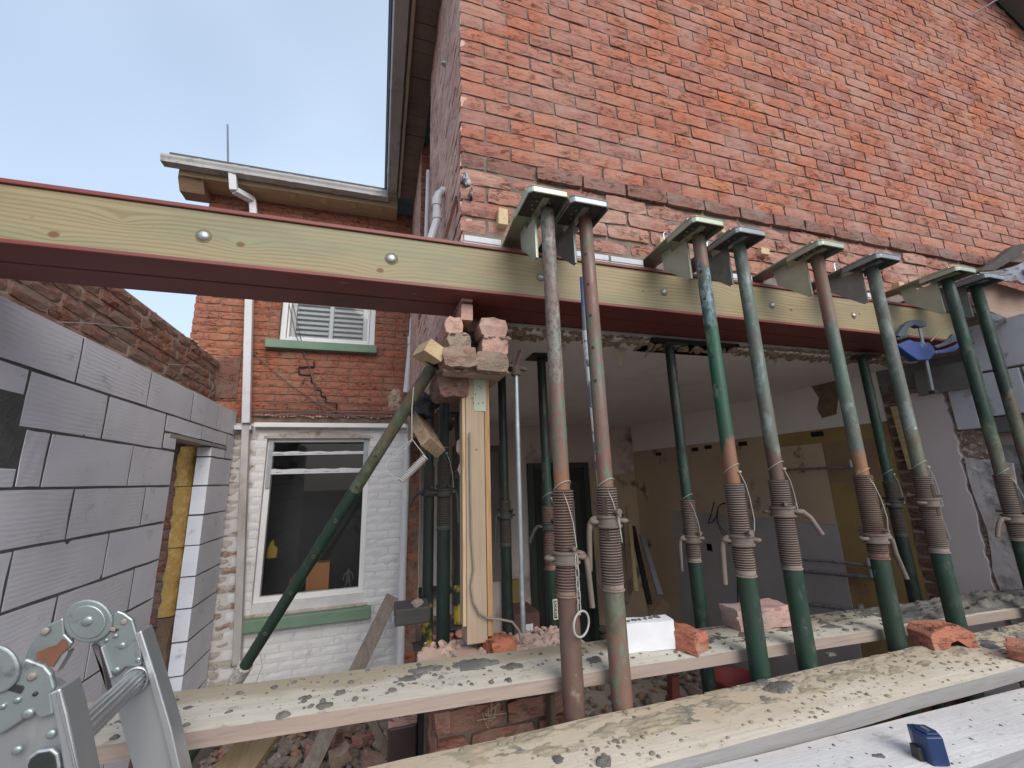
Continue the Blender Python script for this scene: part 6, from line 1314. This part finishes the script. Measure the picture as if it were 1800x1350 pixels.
# rubble on the yard floor
m = MB(); rubble(m, 1500, lambda: ph.uniform(-1.2, .30), lambda: ph.uniform(2.2, 4.55), lambda: GZ+ph.uniform(0, .05), .012, .055, ph)
rubble(m, 900, lambda: ph.uniform(.5, 3.3), lambda: ph.uniform(2.0, 5.0), lambda: GZ+.03+ph.uniform(0, .05), .012, .05, ph)
rubble(m, 260, lambda: ph.uniform(-.1, .2), lambda: ph.uniform(1.8, 3.0), lambda: GZ+ph.uniform(0, .22), .02, .07, ph)
tag(put('yard_rubble', m, weathered('mixed_rubble', (.24, .20, .175), (.15, .12, .105), 5, .95, .6, 30, .01, c3=(.30, .16, .11), t3=(.52, .6), s3=7, c4=(.40, .37, .34), t4=(.64, .7), s4=6)), 'broken brick, stone and mortar rubble covering the ground', 'rubble', None, 'stuff')
spots = [(560, 1318, (.21, .10, .07), .4, 'brown_brick'), (610, 1285, (.16, .10, .07), -.5, ''), (640, 1300, (.20, .1, .065), .9, ''), (600, 1335, (.14, .12, .1), .2, ''), (660, 1338, (.2, .1, .07), -.2, ''), (675, 1310, (.12, .1, .08), .6, ''), (585, 1300, (.2, .1, .07), 1.2, ''), (500, 1275, (.22, .1, .07), .1, '')]
for i, (px, py, sz, rz, _) in enumerate(spots):
    p = PZ(px, py, GZ+.07); lying('rubble_brick', ['broken brick on the yard rubble by the pale leaning timber', 'upright half brick in the middle of the yard rubble', 'tilted brick beside the brown plastic hopper', 'cream faced lump of masonry at the bottom of the yard rubble', 'brick at the foot of the brown plastic hopper', 'chipped brick piece just left of the brown plastic hopper', 'slanting red brick behind the leaning board', 'orange brick right under the rear plank'][i], 'brick', (p.x, p.y, GZ+.04), sz, rz, M['brick_broken'] if i % 2 else M['brick_dusty'], 30+i, .014, ry=.25*(-1)**i, group='bricks on the yard rubble')
# leaning boards
def strut(name, label, a, b, w_, h, mt, up=(0, 1, 0), cat='board'):
    t = thing(name, min(a, b, key=lambda v: v.z), label, cat); m = MB(); m.bar(a, b, w_, h, up); put('board', m, mt, t, bevel=.003); return t
strut('leaning_board', 'weathered grey board leaning on the white painted wall, its point by the soil pipe', PY(690, 1048, 4.35), PY(528, 1385, 3.75), .115, .03, M['wood_grey'])
strut('leaning_timber', 'new pale timber slanting out from under the rear plank, above the rubble', PY(486, 1262, 1.75), PY(385, 1392, 1.35), .085, .050, M['wood_pale'], (.3, 1, .3), 'timber')
strut('thin_lath', 'short brown lath standing in the rubble beside the brown hopper', PY(648, 1255, 3.3), PY(684, 1330, 3.1), .05, .02, M['wood_old'])
strut('support_timber', 'brown timber under the rear plank near the first prop', PY(968, 1215, 1.48), PY(970, 1330, 1.48), .018, .04, M['wood_old'])
t = thing('plastic_hopper', PY(715, 1340, 1.9), 'dark brown square plastic downpipe with a pinkish dusty top, under the rear plank', 'downpipe')
BP = weathered('brown_plastic', (.045, .028, .028), (.06, .038, .036), 6, .4, .1)
a = PY(683, 1282, 1.9); b = PY(733, 1262, 1.9); m = MB(); m.box(a.x, b.x, 1.9, 1.99, a.z-1.1, a.z); put('pipe', m, BP, t, bevel=.006)
m = MB(); m.box(a.x-.003, b.x+.003, 1.895, 1.995, a.z-.20, a.z-.17); put('ridge', m, BP, t, bevel=.003)
m = MB(); m.box(a.x-.002, b.x+.002, 1.897, 1.999, a.z+.001, a.z+.055); put('dusty_top', m, M['brick_pink'], t, bevel=.004)
m = MB(); m.box(b.x+.006, b.x+.028, 1.91, 1.99, a.z-1.1, a.z+.05); put('side_strip', m, M['black'], t)
t = thing('dark_metal_plate', PY(720, 1100, 2.35), 'dark grey metal box jutting left from the yellow-footed prop', 'box')
a = PY(694, 1103, 2.35); b = PY(750, 1066, 2.35); m = MB(); m.box(a.x, b.x+.02, 2.35, 2.52, a.z, b.z); put('case', m, weathered('dusty_dark_metal', (.075, .068, .065), (.055, .05, .048), 5, .7, .1), t, bevel=.008)
m = MB(); m.tube([(a.x-.008, 2.37, a.z+.02), (a.x-.008, 2.37, a.z+.05)], .010, 8); put('knob', m, M['galv'], t)
m = MB(); m.rock((b.x-.04, 2.42, b.z+.004), .03, (2.2, 1, .25), .4, 2, 4); put('dust_heap', m, M['mortar_pale'], t)
# things lying inside, seen under and over the rear plank
strut('steel_offcut', 'dark red steel offcut lying under the rear plank', PZ(1175, 1225, -1.3), PZ(1260, 1262, -1.3), .06, .04, M['steel_red'], (0, 0, 1), 'steel')
strut('steel_stub', 'short upright dark red steel stub below the rear plank', PY(1183, 1188, 1.62), PY(1186, 1290, 1.62), .035, .035, M['steel_red'], (0, 1, 0), 'steel')
t = thing('red_tub', PZ(1300, 1205, -1.4), 'dull red plastic tub edge glimpsed beneath the rear plank', 'tub')
c0 = PZ(1300, 1225, -1.5); m = MB(); m.lathe([(.13, 0), (.16, .25), (.17, .25), (.17, .27), (.155, .27), (.12, .03)], Matrix.Translation(c0-Vector((0, 0, .15))), 22); put('tub', m, weathered('dull_red_plastic', (.20, .03, .03), (.15, .03, .03), 5, .6), t, ang=40)
for i, (a_, b_, w_, h_, mt, lab, nm, cat) in enumerate((
    ((1128, 940), (1160, 1046), .07, .03, 'galv', 'aluminium level leaning in the far corner of the room', 'spirit_level', 'level'),
    ((1112, 925), (1142, 1062), .06, .03, 'dark', 'dark board leaning beside the aluminium level', 'leaning_board', 'board'),
    ((1104, 890), (1118, 1040), .05, .03, 'wood_pale', 'yellowish wooden batten leaning in the room corner', 'leaning_batten', 'board'),
    ((1090, 900), (1100, 1060), .07, .03, 'wood_old', 'brown board furthest left among those in the room corner', 'leaning_board', 'board'),
    ((1122, 1000), (1090, 1075), .09, .02, 'wood_grey', 'grey plank end slipping down left in the room corner', 'leaning_board', 'board'))):
    strut(nm, lab, PY(*a_, 4.75), PY(*b_, 4.35), w_, h_, M[mt] if mt != 'galv' else weathered('level_aluminium', (.36, .36, .38), (.30, .30, .31), 6, .5, metal=.3), (0, 1, 0), cat)
strut('tan_cardboard', 'crumpled brown cardboard on the floor by the leaning boards', PY(1148, 1098, 4.2), PY(1172, 1058, 4.2), .14, .02, weathered('cardboard', (.27, .18, .11), (.22, .14, .09), 6, .9, .3), (0, 1, .4), 'cardboard')
m = MB()
for i in range(80): p = PZ(ph.uniform(1050, 1220), ph.uniform(1075, 1135), -1.95); m.rock((p.x, min(p.y, 5.0), GZ+ph.uniform(.05, .25)), ph.uniform(.03, .11), (1.3, 1, .5), .5, 1, i)
tag(put('room_debris', m, weathered('plaster_debris', (.27, .235, .21), (.17, .14, .12), 4, .95, .5)), 'heap of broken plaster and timber scraps in the far corner of the room', 'debris', None, 'stuff')
t = thing('cardboard_box', PY(895, 1110, 3.6), 'brown box with a white label standing behind the thin steel tube', 'box')
a = PY(905, 1120, 3.4); b = PY(948, 1075, 3.4); m = MB(); m.box(a.x, b.x, 3.4, 3.7, GZ+.03, b.z); put('box', m, weathered('maroon_box', (.11, .055, .045), (.09, .045, .04), 5, .8), t)
a = PY(924, 1110, 3.395); b = PY(937, 1096, 3.395); m = MB(); m.box(a.x, b.x, 3.394, 3.399, a.z, b.z); put('label', m, M['pvc'], t)
# maker's label on the inner prop behind the chained one
par = [o for o in bpy.data.objects if str(o.get('label', '')).startswith('dark prop close behind')][0]
px_, py_ = par.matrix_basis.translation.x, par.matrix_basis.translation.y
lc = PY(968, 1070, py_-.031)
m = MB(); m.box(px_-.012, px_+.012, py_-.0335, py_-.0305, lc.z-.05, lc.z+.04); put('label_border', m, weathered('label_cream', (.62, .60, .42), (.55, .53, .36), 8, .6), par)
m = MB(); m.box(px_-.008, px_+.008, py_-.0345, py_-.0336, lc.z-.044, lc.z+.034); put('label_face', m, weathered('label_black', (.02, .025, .045), (.03, .03, .04), 8, .5), par)
cu = bpy.data.curves.new('lettering', 'FONT'); cu.body = 'ROCKIT'; cu.size = .019; cu.align_x = 'CENTER'; cu.align_y = 'CENTER'; cu.extrude = .0003
to = bpy.data.objects.new('lettering_src', cu); COL.objects.link(to); bpy.context.view_layer.update()
dg = bpy.context.evaluated_depsgraph_get(); me = bpy.data.meshes.new_from_object(to.evaluated_get(dg)); bpy.data.objects.remove(to)
lo = bpy.data.objects.new('lettering', me); COL.objects.link(lo); me.materials.append(M['pvc'])
reg(lo, Matrix.Translation((px_, py_-.0350, lc.z-.005)) @ Matrix.Rotation(pi/2, 4, 'X') @ Matrix.Rotation(-pi/2, 4, 'Z'), par)
# things on the kitchen sill behind the lower window
def figure(label, px, pyb, h, mt, arm, seed):
    p = PY(px, pyb, RY+.35); p.z = -1.12; t = thing('toy_figure', p, label, 'figurine', 'toy figures on the inner window sill')
    me = bpy.data.meshes.new('body'); s = h
    J = [(0, 0, .50), (0, 0, .66), (0, 0, .82), (0, 0, .90), (0, 0, .97), (-.07, 0, .48), (-.08, -.01, .25), (-.09, 0, .02), (.07, 0, .48), (.09, -.01, .25), (.10, 0, .02), (-.12, 0, .80), (-.17, -.03, .66), (-.16, -.08, .55), (.12, 0, .80)]
    J += [(.20, -.03, .84), (.30, -.06, .92)] if arm else [(.17, -.03, .66), (.17, -.08, .55)]
    E_ = [(0, 1), (1, 2), (2, 3), (3, 4), (0, 5), (5, 6), (6, 7), (0, 8), (8, 9), (9, 10), (2, 11), (11, 12), (12, 13), (2, 14), (14, 15), (15, 16)]
    R_ = [.085, .09, .085, .04, .065, .06, .045, .035, .06, .045, .035, .045, .035, .028, .045, .035, .028]
    me.from_pydata([(a*s, b*s, c*s) for a, b, c in J], E_, []); o = bpy.data.objects.new('body', me); COL.objects.link(o)
    sk = o.modifiers.new('skin', 'SKIN'); 
    for i, r_ in enumerate(R_): me.skin_vertices[0].data[i].radius = (r_*s, r_*s*.8)
    me.skin_vertices[0].data[0].use_root = True
    o.modifiers.new('sub', 'SUBSURF').levels = 1; o.modifiers['sub'].render_levels = 1; me.materials.append(mt); reg(o, Matrix.Translation(p), t)
    # apply so the material and shape are plain mesh
    return t
figure('red toy figure reaching out beside the orange box', 517, 1040, .27, weathered('toy_red', (.42, .04, .05), (.36, .03, .04), 5, .5), True, 1)
figure('grey toy figure standing at the right of the window', 612, 1020, .27, weathered('toy_grey', (.13, .14, .14), (.09, .10, .10), 5, .6), False, 2)
t = thing('orange_box', PY(560, 1030, RY+.3), 'plain orange-brown box on the inner window sill', 'box')
a = PY(537, 1032, RY+.30); b = PY(580, 988, RY+.30); m = MB(); m.box(a.x, b.x, RY+.30, RY+.45, -1.12, b.z); put('box', m, weathered('orange_card', (.46, .20, .08), (.42, .18, .07), 5, .6), t, bevel=.004)
t = thing('yellow_toy', PY(476, 965, RY+.5), 'small yellow shape hanging at the left inside the window', 'toy')
m = MB(); p = PY(477, 965, RY+.40); m.prism([p+Vector(q) for q in ((-.04, 0, -.09), (.05, 0, -.09), (.055, 0, 0), (.02, 0, .03), (.01, 0, .09), (-.02, 0, .06), (-.04, 0, .0))], (0, .04, 0)); put('toy', m, weathered('toy_yellow', (.55, .33, .04), (.48, .28, .03), 5, .6), t, bevel=.01)
m = MB(); p = PY(505, 1040, RY+.3)
t = thing('white_cloth', (p.x, RY+.3, -1.12), 'white crumpled paper on the inner sill left of the red figure', 'paper'); m.rock((p.x-.03, RY+.32, -1.09), .09, (1.3, .8, .4), .4, 2, 2); put('paper', m, M['pvc'], t)
# bolt eye on the side wall and white elbow pipe
t = thing('elbow_pipe', PX(765, 400, .24), 'white plastic elbow pipe coming out of the side of the house just above the steel', 'pipe')
Xp = .235; P = [PX(784, 337, .275), PX(778, 337, Xp+.01), PX(771, 341, Xp), PX(768, 350, Xp), PX(768, 362, Xp), PX(769, 375, Xp), PX(768, 388, Xp), PX(763, 402, Xp), PX(757, 420, Xp)]
yy_ = 1.95
P = [Vector((.30, yy_, 0)), Vector((.262, yy_, 0)), Vector((.243, yy_, 0)), Vector((.238, yy_, 0)), Vector((.238, yy_, 0)), Vector((.238, yy_, 0)), Vector((.235, yy_, 0)), Vector((.225, yy_, 0)), Vector((.20, yy_, 0))]
P = [PY(a, b, yy_) for a, b in ((790, 336), (778, 337), (771, 342), (768.5, 351), (768, 362), (769, 374), (768.5, 386), (765, 398), (757, 422), (750, 450))]
m = MB(); m.tube(P, .021, 14); m.tube([P[3]+Vector((0, 0, .006)), P[4]], .025, 14); m.tube([P[5], P[6]], .025, 14); m.tube([P[1]+Vector((.006, 0, 0)), P[1]+Vector((-.012, 0, 0))], .025, 14); put('pipe', m, M['pvc'], t, ang=40)
t = thing('wall_bolt', PX(782, 112, .28), 'round metal bolt head high on the side of the house', 'bolt'); m = MB(); p = PX(782, 112, .28); m.tube([p+Vector((.02, 0, 0)), p+Vector((-.014, 0, 0))], .016, 12); m.tube([p+Vector((-.014, 0, 0)), p+Vector((-.022, 0, 0))], .009, 10); put('bolt_head', m, M['galv'], t, ang=40)
t = thing('white_side_pipe', PX(752, 400, .25), 'thin white pipe running up the end of the side wall under the eaves', 'pipe'); m = MB(); m.tube([PX(753, 300, .262), PX(749, 420, .262)], .014, 10); put('pipe', m, M['pvc'], t, ang=40)
t = thing('white_rod', PY(1707, 27, 1.4), 'thin white rod pointing out of the top right of the brick wall', 'rod'); m = MB(); m.tube([PY(1707, 27, 1.42), PY(1765, -8, 1.25)], .006, 8); put('rod', m, M['pvc'], t, ang=40)
t = thing('wood_strip', PX(800, 400, .27), 'dark brown slat leaning on the side of the house above the steel', 'slat'); m = MB(); m.bar(PY(803, 345, 1.56), PY(783, 418, 1.66), .014, .02, (0, 1, 0)); put('strip', m, wood('red_brown_slat', (.22, .10, .07), (.17, .08, .06), 'z'), t)
m = MB()
rt_ = random.Random(3)
for i in range(9): a = PY(845+rt_.uniform(0, 22), 1262+rt_.uniform(-4, 8), 1.49); m.tube([a, a+Vector((rt_.uniform(-.03, .03), -.01, rt_.uniform(.0, .04))), a+Vector((rt_.uniform(-.05, .05), -.01, rt_.uniform(-.03, .05)))], .0012, 4)
tag(put('straw_roots', m, weathered('dry_root', (.5, .4, .3), (.4, .3, .22), 5, .9)), 'few dry roots poking from the broken wall below the rear plank', 'roots')
